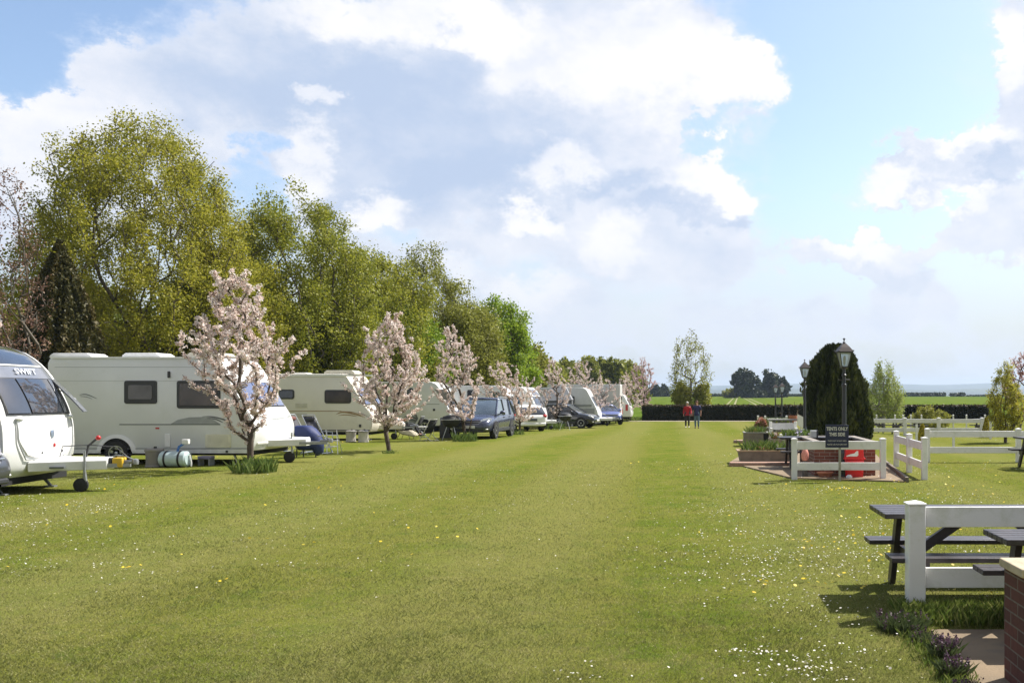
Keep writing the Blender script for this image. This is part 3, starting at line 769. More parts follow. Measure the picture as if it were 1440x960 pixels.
# long unmown grass under the near fence and at the path edge
n = 9000; X = rng.uniform(1.62, 3.3, n); Y = rng.normal(6.98, .13, n); Y = np.clip(Y, 6.64, 7.4)
n2 = 2500; X2 = rng.normal(1.62, .06, n2); Y2 = rng.uniform(5.2, 6.8, n2)
P = np.stack([np.concatenate([X, X2]), np.concatenate([Y, Y2]), np.zeros(n + n2)], 1)
hh = rng.uniform(.04, .15, n + n2) * (1 - .5 * (np.arange(n + n2) > n))
g = blade_mesh('long_grass', P, hh, np.full(n + n2, .0045), rng, leafmat('long_grass_blade', (.07, .12, .02), (.14, .19, .035), (.34, .33, .12), .35), lean=.5); tag(g, 'long unmown grass under the near white fence', 'grass', kind='stuff')

# shallow-rooted daisies and dandelions in drifts
def drifts(specs, cnt, d0, d1, lo, hi, s0, s1):
    out = []
    for px, py, k, s in specs:
        p = place(px, py); m = int(k); out.append(np.stack([rng.normal(p.x, s, m), rng.normal(p.y, s * 1.1, m), np.zeros(m)], 1))
    C = in_view(cnt, d0, d1, mx=20); nn = mnoise
    for c in C:
        px = PX0 + F * c[0] / c[1]
        dens = 1.0 if px > 980 or px < 470 else .25
        dens *= .35 if c[1] < 9 and px < 950 else 1
        dens *= 1 if nn.noise(Vector((c[0] * .16, c[1] * .12, 3))) > -.05 else .2
        if rng.uniform() > dens: continue
        m = rng.integers(lo, hi); s = rng.uniform(s0, s1); out.append(np.stack([rng.normal(c[0], s * 1.5, m), rng.normal(c[1], s, m), np.zeros(m)], 1))
    P = np.concatenate(out)
    P[:, 2] = [gz(y) for y in P[:, 1]]
    return P[(P[:, 1] > 4.6) & (P[:, 1] < 70) & ~((P[:, 0] > 1.6) & (P[:, 1] < 6.7))]

def discs(name, P, r, z, m, tilt=.35, k=7):
    n = len(P); nrm = rng.normal(size=(n, 3)) * tilt; nrm[:, 2] = 1; nrm /= np.linalg.norm(nrm, axis=1, keepdims=True)
    u = np.cross(nrm, [[1, 0, 0]]); u /= np.linalg.norm(u, axis=1, keepdims=True); v = np.cross(nrm, u)
    a = np.arange(k) * 2 * math.pi / k
    V = P[:, None, :] + (np.cos(a)[None, :, None] * u[:, None] + np.sin(a)[None, :, None] * v[:, None]) * r[:, None, None]
    V[:, :, 2] += z[:, None]
    return npmesh(name, V.reshape(-1, 3), np.arange(n * k).reshape(n, k), m, tint=rng.uniform(0, 1, n))

m_daisy = leafmat('daisy_petals', (.46, .42, .32), (.64, .61, .54), (.76, .74, .70), .2)
m_dand = leafmat('dandelion_yellow', (.60, .40, .02), (.70, .52, .03), (.75, .60, .06), .2)
spec = [(1060, 925, 34, .12), (1150, 945, 62, .20), (1100, 950, 44, .2), (1195, 940, 44, .3), (1230, 920, 16, .2), (1080, 815, 22, .12), (1110, 850, 30, .18), (1180, 868, 40, .25), (1200, 790, 60, .4), (1170, 760, 40, .4),
        (1150, 805, 20, .2), (820, 955, 20, .12), (150, 720, 60, .5), (400, 740, 60, .7), (50, 800, 15, .2), (1000, 850, 10, .1), (1280, 750, 60, .5), (1320, 760, 60, .5), (960, 815, 10, .2), (700, 720, 30, .8)]
PD = drifts(spec, 760, 8, 66, 2, 24, .10, .6)
rr = rng.uniform(.005, .0105, len(PD)) * (1 + np.clip((PD[:, 1] - 12) / 60, 0, .6))
d = discs('daisies', PD, rr, rng.uniform(.03, .05, len(PD)), m_daisy); tag(d, 'white daisies scattered in drifts across the lawn', 'daisies', kind='stuff')
specd = [(1035, 838, 2, .04), (1050, 838, 1, .02), (182, 803, 4, .05), (1330, 745, 9, .3), (1210, 770, 10, .3), (1240, 750, 8, .3), (1260, 790, 6, .3), (1170, 690, 20, .6), (1330, 860, 5, .2), (1390, 690, 20, 1), (1180, 690, 12, .2)]
PY = drifts(specd, 150, 8, 45, 1, 7, .1, .6)
rr = rng.uniform(.013, .020, len(PY)) * (1 + np.clip((PY[:, 1] - 12) / 60, 0, .5))
d = discs('dandelions', PY, rr, rng.uniform(.03, .06, len(PY)), m_dand); tag(d, 'yellow dandelions dotted over the lawn', 'dandelions', kind='stuff')
# ------------------------------------------------------------------ caravans, motorhomes
m_grp = mat('white_glassfibre', (.72, .72, .71), .3, var=.04, coat=.2, dirt=(.58, .58, .54), dscale=.8)
m_alu = mat('white_ribbed_panel', (.69, .70, .70), .38, var=.04, scale=1.2, bump=.12, bscale=26, dirt=(.62, .635, .61), dscale=.9)
m_cream = mat('cream_panel', (.70, .67, .58), .4, var=.04, scale=1.2, dirt=(.62, .59, .50), dscale=.9)
m_creamgrp = mat('cream_glassfibre', (.68, .63, .53), .3, var=.03, coat=.3)
m_grey = mat('grey_gloss_panel', (.16, .17, .20), .25, var=.06, coat=.5)
m_tint = mat('tinted_acrylic', (.025, .030, .040), .04, var=.1, spec=.9, coat=1.0)
m_tintb = mat('tinted_acrylic_blind', (.085, .078, .080), .10, var=.35, scale=1.4, spec=.6)
m_brownglass = mat('brown_tinted_acrylic', (.045, .032, .028), .08, var=.5, scale=2.0, spec=.6)
m_rubber = mat('black_rubber', (.018, .018, .019), .6, var=.2)
m_tyre = mat('tyre_rubber', (.022, .022, .022), .85, var=.25, bump=.4, bscale=50)
m_alloy = mat('alloy_wheel', (.42, .43, .45), .3, .85, var=.06)
m_galv = mat('galvanised_steel', (.34, .35, .36), .45, .7, var=.18, scale=14)
m_dk = mat('dark_plastic', (.03, .031, .034), .5, var=.12)
m_under = mat('underbody', (.012, .012, .013), .9)
m_red = mat('red_plastic', (.45, .02, .02), .35)
m_whitep = mat('white_plastic', (.74, .74, .72), .45, var=.05)
m_stripe = mat('dark_grey_decal', (.10, .11, .115), .4)
m_stripel = mat('mid_grey_decal', (.30, .315, .31), .4)
m_gold = mat('brown_gold_decal', (.30, .20, .10), .4)


def catmull(P, n=6):
    P = [Vector((p[0], 0, p[1])) for p in P]; out = []
    for i in range(len(P) - 1):
        a, b, c, d = P[max(i - 1, 0)], P[i], P[i + 1], P[min(i + 2, len(P) - 1)]
        for q in range(n):
            t = q / n
            out.append(.5 * ((2 * b) + (c - a) * t + (2 * a - 5 * b + 4 * c - d) * t * t + (3 * b - a - 3 * c + d) * t ** 3))
    out.append(P[-1]); return [(p.x, p.z) for p in out]


def mk_wheel(parent, x, y, r, w=.2, side=-1, spokes=5, name='wheel', rim=None, z=None):
    """axle along y, outer face at y; hub with tyre and rim as its pieces"""
    z = r if z is None else z
    M = Matrix.Rotation(R(90), 4, 'X') if side < 0 else Matrix.Rotation(R(-90), 4, 'X')   # +z of the lathe points outwards
    c = (x, y, z)
    hub = MB().lathe([(r * .56, -.10), (r * .56, -.05), (.0, -.05)], 20, M, c).build(name, m_under, parent)
    t = MB().lathe([(r * .58, -w), (r * .93, -w), (r, -w * .8), (r, -w * .2), (r * .94, 0), (r * .66, 0), (r * .62, -.02), (r * .60, -.06)], 28, M, c)
    t.build('tyre', m_tyre, hub)
    rm = MB()
    k = 22
    for a, b, z0, z1 in ((r * .56, r * .64, -.02, -.006),):
        for i in range(k):
            t0, t1 = 2 * math.pi * i / k, 2 * math.pi * (i + 1) / k
            ps = [(rr * math.cos(t), rr * math.sin(t), zz) for t in (t0, t1) for rr in (a, b) for zz in (z0, z1)]
            rm.add([M @ Vector(p) + Vector(c) for p in ps], [(0, 1, 3, 2), (4, 6, 7, 5), (0, 4, 5, 1), (2, 3, 7, 6), (0, 2, 6, 4), (1, 5, 7, 3)])
    for i in range(spokes):
        a = 2 * math.pi * i / spokes + .3
        p0 = Vector((0, 0, -.028)); p1 = Vector((math.cos(a) * r * .60, math.sin(a) * r * .60, -.018))
        q = [(p0 + Vector((-math.sin(a), math.cos(a), 0)) * s * r * .09, p1 + Vector((-math.sin(a), math.cos(a), 0)) * s * r * .13) for s in (-1, 1)]
        top = [q[0][0], q[0][1], q[1][1], q[1][0]]
        vs = [M @ p + Vector(c) for p in top] + [M @ (p - Vector((0, 0, .03))) + Vector(c) for p in top]
        rm.add(vs, [(0, 1, 2, 3), (7, 6, 5, 4), (0, 4, 5, 1), (1, 5, 6, 2), (2, 6, 7, 3), (3, 7, 4, 0)])
    rm.lathe([(r * .14, -.05), (r * .14, -.01), (r * .08, 0), (0.001, 0)], 14, M, c)
    rm.build('rim', rim or m_alloy, hub)
    return hub


class Van:
    """a caravan or coach body: outline of the front in (x,z), x=0 foremost, running from the roof down"""
    def __init__(s, name, label, cat, X, Y, yaw, L, prof, hw, zb, wall, front, bulge=.12, group=None, rear_r=.15):
        s.root = thing(name, label, cat, (X, Y + hw * 1.0, gz(Y + hw)), R(yaw), group)
        s.prof = catmull(prof); s.hw = hw; s.bulge = bulge; s.L = L; s.H = prof[0][1]; s.zb = zb
        H = s.H
        rear = [(-L + .03, zb), (-L, zb + .04), (-L, H - rear_r), (-L + rear_r * .3, H - rear_r * .3), (-L + rear_r, H)]
        loop = s.prof + rear
        st = [-1, -.985, -.95, -.85, -.65, -.35, 0, .35, .65, .85, .95, .985, 1]
        mb = MB(); n = len(loop)
        cx = -L / 2; cz = (H + zb) / 2
        def pt(p, t):
            x, z = p
            if x > -L * .45: x -= bulge * abs(t) ** 3
            ins = {1: .03, .985: .008}.get(abs(t), 0)
            x += ins * (1 if x < cx else -1); z += ins * (1 if z < cz else -1)
            return (x, t * hw * 1.0, z)
        vs = [pt(p, t) for t in st for p in loop]
        fs = [(i * n + j, i * n + (j + 1) % n, (i + 1) * n + (j + 1) % n, (i + 1) * n + j) for i in range(len(st) - 1) for j in range(n)]
        fs += [tuple(range(n)), tuple((len(st) - 1) * n + j for j in range(n - 1, -1, -1))]
        s.body = mb.add(vs, fs).build('body', wall, s.root, ang=40)
        # moulded front cap lies over the front of the body
        zt = s.prof[0][1]
        if front is not None:
            s.patch(prof[-1][1] + .02, zt - .02, lambda z: (-hw * .985, hw * .985), .012, .014, front, 'front_panel', s.root, 22, 14)

    def surf(s, z, y, off=0.0):
        P = s.prof
        for i in range(len(P) - 1):
            z0, z1 = P[i][1], P[i + 1][1]
            if (z0 >= z >= z1) and z0 != z1: break
        else: i = 0
        z0, z1 = P[i][1], P[i + 1][1]; t = 0 if z0 == z1 else (z0 - z) / (z0 - z1)
        a = Vector((P[i][0], 0, P[i][1])); b = Vector((P[i + 1][0], 0, P[i + 1][1])); p = a.lerp(b, max(0, min(1, t)))
        i0, i1 = max(0, i - 1), min(len(P) - 1, i + 2)
        d = Vector((P[i1][0] - P[i0][0], 0, P[i1][1] - P[i0][1])).normalized(); nrm = Vector((-d.z, 0, d.x))
        q = Vector((p.x - s.bulge * abs(y / s.hw) ** 3, y, p.z))
        return q + nrm * off

    def patch(s, z0, z1, yf, off, th, material, name, parent, nz=10, ny=8, bow=0):
        vs = []
        for i in range(nz + 1):
            z = z0 + (z1 - z0) * i / nz; a, b = yf(z)
            for j in range(ny + 1):
                y = a + (b - a) * j / ny; u = abs(2 * j / ny - 1)
                zz = z + bow * u * u * (1 - i / nz)
                vs.append(s.surf(zz, y, off))
        m = len(vs)
        for i in range(nz + 1):
            z = z0 + (z1 - z0) * i / nz; a, b = yf(z)
            for j in range(ny + 1):
                y = a + (b - a) * j / ny; u = abs(2 * j / ny - 1)
                vs.append(s.surf(z + bow * u * u * (1 - i / nz), y, off - th))
        w = ny + 1; fs = []
        for i in range(nz):
            for j in range(ny):
                q = (i * w + j, i * w + j + 1, (i + 1) * w + j + 1, (i + 1) * w + j); fs.append(q); fs.append(tuple(m + k for k in reversed(q)))
        rim = [j for j in range(w)] + [(i + 1) * w + ny for i in range(nz)] + [nz * w + j for j in range(ny - 1, -1, -1)] + [i * w for i in range(nz - 1, 0, -1)]
        for k in range(len(rim)):
            a, b = rim[k], rim[(k + 1) % len(rim)]; fs.append((a, b, b + m, a + m))
        return MB().add(vs, fs).build(name, material, parent, ang=40)

    def trim(s, z0, z1, y, r, material, name='edge_trim', dy=0):
        n = 20; pts = [s.surf(z0 + (z1 - z0) * i / n, y) for i in range(n + 1)]
        return MB().tube(pts, r, 8).build(name, material, s.root)

    # ---- near side features (y = -hw)
    def window(s, x0, x1, z0, z1, glass=None, fr=.045, r=.07, frame=None):
        y = -s.hw
        f = MB().prism(rrect(x0, x1, z0, z1, r), y - .022, y + .01).build('window', frame or m_dk, s.root, bevel=.006)
        MB().prism(rrect(x0 + fr, x1 - fr, z0 + fr, z1 - fr, r * .7), y - .034, y - .015).build('pane', glass or m_tint, f, bevel=.005)
        return f
    def plate(s, poly, material, name, out=.008, parent=None, bevel=0):
        y = -s.hw
        return MB().prism(poly, y - out, y + .004).build(name, material, parent or s.root, bevel=bevel)
    def rect(s, x0, x1, z0, z1, material, name, out=.008, bevel=0, r=None):
        poly = rrect(x0, x1, z0, z1, r) if r else [(x0, z0), (x1, z0), (x1, z1), (x0, z1)]
        return s.plate(poly, material, name, out, bevel=bevel)
    def wheel(s, x, r=.31, arch=.42, trim=None, spokes=5, both=True, flat=.1):
        y = -s.hw; a0 = -.05
        mb = MB(); n = 20; outer = arch * 1.22
        pin = [(x + arch * math.cos(math.pi * i / n), max(s.zb - .06, r + arch * math.sin(math.pi * i / n) * 1.0)) for i in range(n + 1)]
        pin = [(x + arch * math.cos(math.pi * i / n), r - .02 + arch * 1.0 * math.sin(math.pi * i / n)) for i in range(n + 1)]
        po = [(x + outer * math.cos(math.pi * i / n) * 1.05, r - .02 + outer * math.sin(math.pi * i / n)) for i in range(n + 1)]
        s.plate([(x - arch, s.zb - .12)] + pin[::-1] + [(x + arch, s.zb - .12)], m_under, 'wheel_arch', .012)
        m = MB()
        for i in range(n):
            for (q0, q1) in ((0, 0),):
                A, B, C, D = pin[i], po[i], po[i + 1], pin[i + 1]
                if max(A[1], C[1]) < s.zb + .02: continue
                vs = [(p[0], y - .03 if k in (0, 3) else y - .012, p[1]) for k, p in enumerate((A, B, C, D))] + [(p[0], y + .004, p[1]) for p in (A, B, C, D)]
                m.add(vs, [(0, 1, 2, 3), (7, 6, 5, 4), (0, 4, 5, 1), (1, 5, 6, 2), (2, 6, 7, 3), (3, 7, 4, 0)])
        m.build('arch_trim', trim or m_grp, s.root)
        mk_wheel(s.root, x, y - .035, r, .19, -1, spokes)
        if both: mk_wheel(s.root, x, s.hw + .02, r, .19, 1, spokes)
    def underbody(s):
        MB().box(-s.L + .1, -.25, -s.hw * .9, s.hw * .9, s.zb - .12, s.zb + .03).build('chassis', m_under, s.root)
    def steady(s, x, y, foot_dx=.22):
        mb = MB(); mb.beam((x, y, s.zb), (x + foot_dx, y, .03), .045, .04, (1, 0, 0)); mb.beam((x + foot_dx * .9, y, s.zb), (x + foot_dx * .35, y, .24), .03, .02, (1, 0, 0)); mb.box(x + foot_dx - .09, x + foot_dx + .09, y - .06, y + .06, -.01, .03)
        return mb.build('corner_steady', m_galv, s.root)
    def roofbox(s, x0, x1, y0, y1, h, material, name='roof_vent'):
        z = s.H - .01
        poly = [(x0, z), (x1, z), (x1 - .02, z + h * .55), (x1 - .12, z + h), (x0 + .10, z + h), (x0 + .02, z + h * .6)]
        return MB().prism(poly, y0, y1).build(name, material, s.root, bevel=.015)
    def towbar(s, reach, cover=None, z=.42, jx=.5, jy=-.18, jr=.10, cover_len=None, jz=0):
        fr = MB(); fr.beam((-.4, -.45, z), (reach - .1, -.02, z), .05, .07); fr.beam((-.4, .45, z), (reach - .1, .02, z), .05, .07)
        tb = fr.build('tow_frame', m_galv, s.root)
        h = MB(); h.tube([(reach - .28, 0, z + .06), (reach - .05, 0, z + .06)], .035, 10); h.lathe([(.02, -.05), (.05, -.05), (.055, .0), (.045, .045), (.0, .06)], 12, None, (reach, 0, z + .06)); h.tube([(reach - .02, 0, z + .09), (reach - .2, 0, z + .17), (reach - .36, 0, z + .18)], .014, 8)
        h.build('hitch', m_galv, tb)
        if cover is not None:
            c0, c1 = -.06, (cover_len or reach - .4)
            pl = [(c0, -s.hw * .55), (c0 + .25, -.46), (c1 - .12, -.20), (c1, -.14), (c1, .14), (c1 - .12, .20), (c0 + .25, .46), (c0, s.hw * .55)]
            k = len(pl); vs = [(a, b * .98, z - .07) for a, b in pl] + [(a, b, z + .10) for a, b in pl] + [(a, b * .72, z + .15) for a, b in pl]
            fs = [tuple(range(k - 1, -1, -1)), tuple(range(2 * k, 3 * k))] + [(i + q * k, (i + 1) % k + q * k, (i + 1) % k + (q + 1) * k, i + (q + 1) * k) for q in (0, 1) for i in range(k)]
            MB().add(vs, fs).build('hitch_cover', cover, s.root, bevel=.012)
        j = MB(); j.tube([(jx, jy, jr), (jx, jy, z + .28)], .022, 8); j.beam((jx + .03, jy, jr + .02), (jx - .0, jy, jr + .26), .05, .03, (1, 0, 0))
        jw = j.build('jockey_wheel', m_galv, s.root)
        MB().lathe([(.03, -.035), (jr * .8, -.035), (jr, -.02), (jr, .02), (jr * .8, .035), (.03, .035)], 20, Matrix.Rotation(R(90), 4, 'X'), (jx - .06, jy, jr)).build('tyre', m_tyre, jw)
        return tb


def swoosh(pts, w):
    """a tapering stroke outline along pts, in (x,z)"""
    P = catmull(pts, 5); n = len(P); up = []; dn = []
    for i, (x, z) in enumerate(P):
        t = i / (n - 1); ww = w * math.sin(math.pi * min(1, max(.04, t))) ** .6
        up.append((x, z + ww / 2)); dn.append((x, z - ww / 2))
    return up + dn[::-1]


def text_part(txt, size, M, material, parent, name='lettering', ext=.003, shear=0.0, bold=0.0, align='CENTER', sx=1.0):
    c = bpy.data.curves.new(name, 'FONT'); c.body = txt; c.size = size; c.extrude = ext; c.offset = bold; c.shear = shear; c.align_x = align; c.align_y = 'CENTER'; c.resolution_u = 2
    o = bpy.data.objects.new(name, c); COL.objects.link(o)
    bpy.context.view_layer.update()
    me = bpy.data.meshes.new_from_object(o.evaluated_get(bpy.context.evaluated_depsgraph_get()))
    bpy.data.objects.remove(o)
    me.materials.clear(); me.materials.append(material); me.name = name
    for v in me.vertices: v.co.x *= sx
    me.transform(M)
    o = bpy.data.objects.new(name, me); COL.objects.link(o); o.parent = parent
    return o


# ---------------- caravan A, front left -------------------------------------------------------------
DA = 15.25
A = Van('caravan', 'white caravan at the left edge with big tinted front windows and a grey sunroof panel', 'caravan', -11.80, DA, 8, 6.2,
        [(-1.7, 2.68), (-1.25, 2.675), (-.93, 2.60), (-.60, 2.37), (-.33, 2.02), (-.12, 1.60), (-.02, 1.25), (0, 1.0), (-.0, .72), (-.06, .45), (-.18, .31)], 1.13, .30, m_grp, None, bulge=.20, group='caravans parked in the row')
A.patch(2.06, 2.655, lambda z: (-.93 + .02 * (z - 2.0), .93 - .02 * (z - 2)), .016, .018, m_grey, 'sunroof_panel', A.root, 12, 10)
sr = A.patch(2.27, 2.62, lambda z: (-.66 + .45 * (z - 2.27), .66 - .45 * (z - 2.27)), .034, .02, m_whitep, 'sunroof', A.root, 8, 8)
A.patch(2.29, 2.61, lambda z: (-.62 + .45 * (z - 2.27), .62 - .45 * (z - 2.27)), .042, .012, m_tint, 'pane', sr, 8, 8)
fw = A.patch(1.40, 2.055, lambda z: (-.99 + .05 * (z - 1.4), .99 - .05 * (z - 1.4)), .016, .018, m_dk, 'front_window_surround', A.root, 10, 12)
for a, b in ((-.97, -.52), (-.475, .475), (.52, .66)):
    A.patch(1.43, 2.035, lambda z, a=a, b=b: (a, b), .036, .022, m_tint, 'front_window', A.root, 10, 5)
# the far side front window stands open on its stay
mb = MB(); vs = []
for i in range(9):
    t = i / 8; z = 2.05 - .60 * t; p0 = A.surf(z, .70, .04); p1 = A.surf(z, 1.0, .04); o = Vector((.30, 0, -.02)) * t ** 1.1
    for p in (p0, p1): vs.append(p + o)
for i in range(9): vs += [vs[2 * i] + Vector((-.03, 0, -.01)), vs[2 * i + 1] + Vector((-.03, 0, -.01))]
fs = []
for i in range(8): a = 2 * i; fs += [(a, a + 1, a + 3, a + 2), (18 + a + 2, 18 + a + 3, 18 + a + 1, 18 + a), (a, a + 2, 18 + a + 2, 18 + a), (a + 1, 18 + a + 1, 18 + a + 3, a + 3)]
fs += [(0, 18, 19, 1), (16, 17, 35, 34)]
ow = mb.add(vs, fs).build('open_window', m_grey, A.root, bevel=.006); ow['label'] = 'far front window propped open'
MB().tube([A.surf(1.86, .70, .04), vs[11]], .009, 6).build('stay', m_galv, ow)
A.patch(.60, 1.33, lambda z: (-.84 + .55 * max(0, .95 - z) ** 1.5 * 1.6, .84 - .55 * max(0, .95 - z) ** 1.5 * 1.6), .018, .02, m_grp, 'locker_door', A.root, 12, 12, bow=.10)
pts = [A.surf(z, -.86 + .55 * max(0, .95 - z) ** 1.5 * 1.6, .022) for z in np.linspace(1.34, .62, 12)]
pts += [A.surf(.60 + .02 * abs(t) ** 3, t * .60, .024) for t in np.linspace(-1, 1, 9)] + [A.surf(z, .86 - .55 * max(0, .95 - z) ** 1.5 * 1.6, .022) for z in np.linspace(.62, 1.34, 12)]
MB().tube(pts, .011, 6).build('door_seal', m_stripel, A.root)
for y in (-.92, .92): A.trim(2.66, .60, y * 1.195, .022, m_grp)
for y in (-.78, .80):
    p = A.surf(1.34, y, .02); MB().ball(p, (.05, .10, .035)).build('light_cluster', m_whitep, A.root)
MB().ball(A.surf(1.05, .0, .03), (.012, .055, .085)).build('badge', mat('silver_blue_badge', (.30, .36, .46), .3, .5), A.root)
MB().ball(A.surf(.84, .06, .03), (.01, .03, .04)).build('sticker', m_red, A.root)
for y in (-.3, .35): MB().ball(A.surf(.72, y, .02), (.015, .02, .02), 8, 6).build('lock', m_dk, A.root)
# lettering on the grey band
p = A.surf(2.165, -.06, .034); q = A.surf(2.12, -.06, .034); qq = A.surf(2.21, -.06, .034)
zx = (qq - q).normalized(); yx = Vector((0, 1, 0)); nx = yx.cross(zx)
Mt = Matrix(((yx.x, zx.x, nx.x, p.x), (yx.y, zx.y, nx.y, p.y), (yx.z, zx.z, nx.z, p.z), (0, 0, 0, 1)))
text_part('SWIFT', .17, Mt, mat('silver_lettering', (.62, .64, .68), .3, .3), A.root, bold=.004, shear=.25, sx=1.35)
A.underbody(); A.wheel(-3.3); A.steady(-.62, -.75); A.steady(-.62, .75)
A.towbar(1.45, m_grp, .46, .72, -.30, .125, cover_len=1.02)
# blue-grey flash on the cover's side, hand brake, gas hoses and the yellow lock
MB().box(.22, .46, -.47, -.40, .44, .47).build('cover_slot', m_stripe, A.root)
MB().tube([(.62, -.05, .62), (.66, -.05, .82), (.80, -.05, .95)], .022, 8).build('handbrake', m_dk, A.root)
MB().ball((.83, -.05, .97), .045).build('handbrake_knob', m_red, A.root)
MB().tube([(.2, -.1, .62), (.25, -.1, .82), (.7, -.1, .84), (1.1, .0, .80), (1.3, 0, .62)], .009, 6).build('cable', m_dk, A.root)
MB().box(1.08, 1.26, -.09, .09, .42, .60).build('hitch_lock', mat('yellow_lock', (.62, .40, .03), .4), A.root, bevel=.02)
MB().box(1.01, 1.07, -.08, .08, .42, .60).build('hitch_bracket', m_dk, A.root, bevel=.01)
# near side: a low side window edge and skirt line
A.window(-2.9, -1.7, 1.45, 2.1); A.rect(-5.9, -.55, .50, .52, m_stripe, 'side_seam', .004)

# ---------------- caravan B ------------------------------------------------------------------------
DB = 22.4; SB = F / DB
XB = (356 - PX0) / SB + .16
def bx(px): return (px - PX0) / SB - XB
def bz(py): return CH - (py - PY0) / SB
B = Van('caravan', 'long pale grey-sided caravan with two black-framed side windows, behind the tallest blossom tree', 'caravan', XB, DB, 0, 5.35,
        [(-1.35, 2.72), (-1.12, 2.70), (-.95, 2.60), (-.62, 2.08), (-.34, 1.60), (-.10, 1.22), (0, .92), (-.01, .66), (-.06, .44), (-.12, .36)], 1.12, .36, m_alu, m_grp, bulge=.14, group='caravans parked in the row')
B.patch(1.44, 2.10, lambda z: (-.98, .98), .018, .012, m_dk, 'front_window_surround', B.root, 10, 12)
mm = mat('blue_tinted_acrylic', (.10, .12, .22), .08, var=.15, spec=.9, coat=1.0)
for a, b in ((-.95, -.38), (-.34, .34), (.38, .95)): B.patch(1.47, 2.07, lambda z, a=a, b=b: (a, b), .036, .016, mm, 'front_window', B.root, 8, 5)
B.patch(1.12, 1.16, lambda z: (-.9, .9), .022, .01, m_stripel, 'locker_seam', B.root, 2, 10, bow=.12)
B.patch(.52, .56, lambda z: (-1.0, 1.0), .03, .02, m_whitep, 'front_bumper', B.root, 2, 12)
B.window(bx(175), bx(221), bz(567.5), bz(535), m_tintb, fr=.11, r=.06); B.window(bx(249), bx(310), bz(574), bz(535), m_brownglass, fr=.07, r=.06)
B.wheel(bx(164), .30, .40, spokes=5)
B.rect(bx(72), bx(340), bz(504), bz(501.5), m_whitep, 'awning_rail', .03)
B.rect(bx(77), bx(330), bz(516.3), bz(515.8), m_stripel, 'wall_seam', .004); B.rect(bx(77), bx(350), bz(535.5), bz(535.1), m_stripel, 'wall_seam', .003)
B.rect(bx(168), bx(310), bz(597.3), bz(596), m_stripe, 'wall_seam', .006)
B.rect(bx(74), bx(356), bz(637), bz(631), mat('skirt_panel', (.62, .63, .62), .4), 'skirt', .012)
B.rect(bx(74), bx(356), bz(631), bz(630), m_stripe, 'skirt_seam', .014)
B.plate([(bx(240), bz(596)), (bx(250), bz(590)), (bx(266), bz(586.5)), (bx(285), bz(586)), (bx(300), bz(590)), (bx(310), bz(596))], m_stripel, 'decal', .007)
B.plate(swoosh([(bx(285), bz(585.5)), (bx(300), bz(586)), (bx(316), bz(590)), (bx(328), bz(594))], .035), m_stripe, 'decal', .0085)
B.plate(swoosh([(bx(290), bz(587.5)), (bx(303), bz(589)), (bx(314), bz(594))], .03), m_stripe, 'decal', .009)
B.plate(swoosh([(bx(112), bz(555)), (bx(122), bz(554.5)), (bx(137), bz(560.5))], .022), m_stripe, 'decal', .007); B.plate(swoosh([(bx(112), bz(557)), (bx(122), bz(558)), (bx(130), bz(561))], .012), m_stripe, 'decal', .007)
hatch = B.rect(bx(289), bx(325), bz(629), bz(610), mat('cream_hatch', (.66, .64, .50), .5), 'hatch', .02, .008, r=.03)
MB().prism(rrect(bx(292.5), bx(321.5), bz(626.5), bz(612), .02), -1.144, -1.138).build('hatch_inset', mat('cream_hatch_inset', (.61, .59, .46), .5), hatch)
B.rect(bx(232), bx(240), bz(628), bz(610), m_whitep, 'service_flap', .02, .006); B.rect(bx(219), bx(224), bz(603), bz(600.8), m_red, 'side_marker', .015)
B.rect(bx(236.5), bx(239.5), bz(531), bz(522), m_dk, 'flue', .04, .006)
B.roofbox(bx(60), bx(120), -.9, -.2, .12, m_whitep, 'roof_rack'); B.roofbox(bx(152), bx(208), -.6, .1, .14, m_whitep); B.roofbox(bx(238), bx(290), -.4, .4, .16, mat('beige_plastic', (.50, .47, .38), .5), 'roof_vent')
B.underbody(); B.steady(bx(320), -.9, .16); B.steady(bx(95), -.9, -.16)
B.rect(bx(318), bx(321), bz(636), bz(633), m_dk, 'socket', .03)
B.towbar(1.35, m_grp, .50, .42, -.25, .145, cover_len=.75)
# water barrel, waste container, hose
def barrel(label, px, D, parent=None):
    r = thing('water_barrel', label, 'water barrel', ((px - PX0) / F * D, D, gz(D)))
    M = Matrix.Rotation(R(90), 4, 'Y')
    ba = MB().lathe([(.05, -.34), (.15, -.335), (.19, -.30), (.195, -.2), (.195, .2), (.19, .30), (.15, .335), (.05, .34)], 26, M, (0, 0, .20)).build('drum', mat('pale_blue_plastic', (.42, .52, .53), .4, var=.08), r)
    for x in (-.17, .17): MB().lathe([(.185, -.022), (.207, -.022), (.207, .022), (.185, .022)], 26, M, (x, 0, .20)).build('strap', m_rubber, ba)
    MB().tube([(.06, 0, .38), (.10, 0, .50), (.22, .06, .60)], .03, 8).build('hose', mat('blue_hose', (.06, .17, .45), .5), r)
    MB().box(.16, .32, .0, .10, .56, .68).build('pump_cover', m_whitep, r, bevel=.015)
    MB().tube([(.36, 0, .30), (.40, 0, .12), (.40, 0, .02)], .018, 6).build('handle', m_whitep, r)
    return r
barrel('pale blue rolling water barrel with two black bands beside the long grey caravan', 246, 21.75)
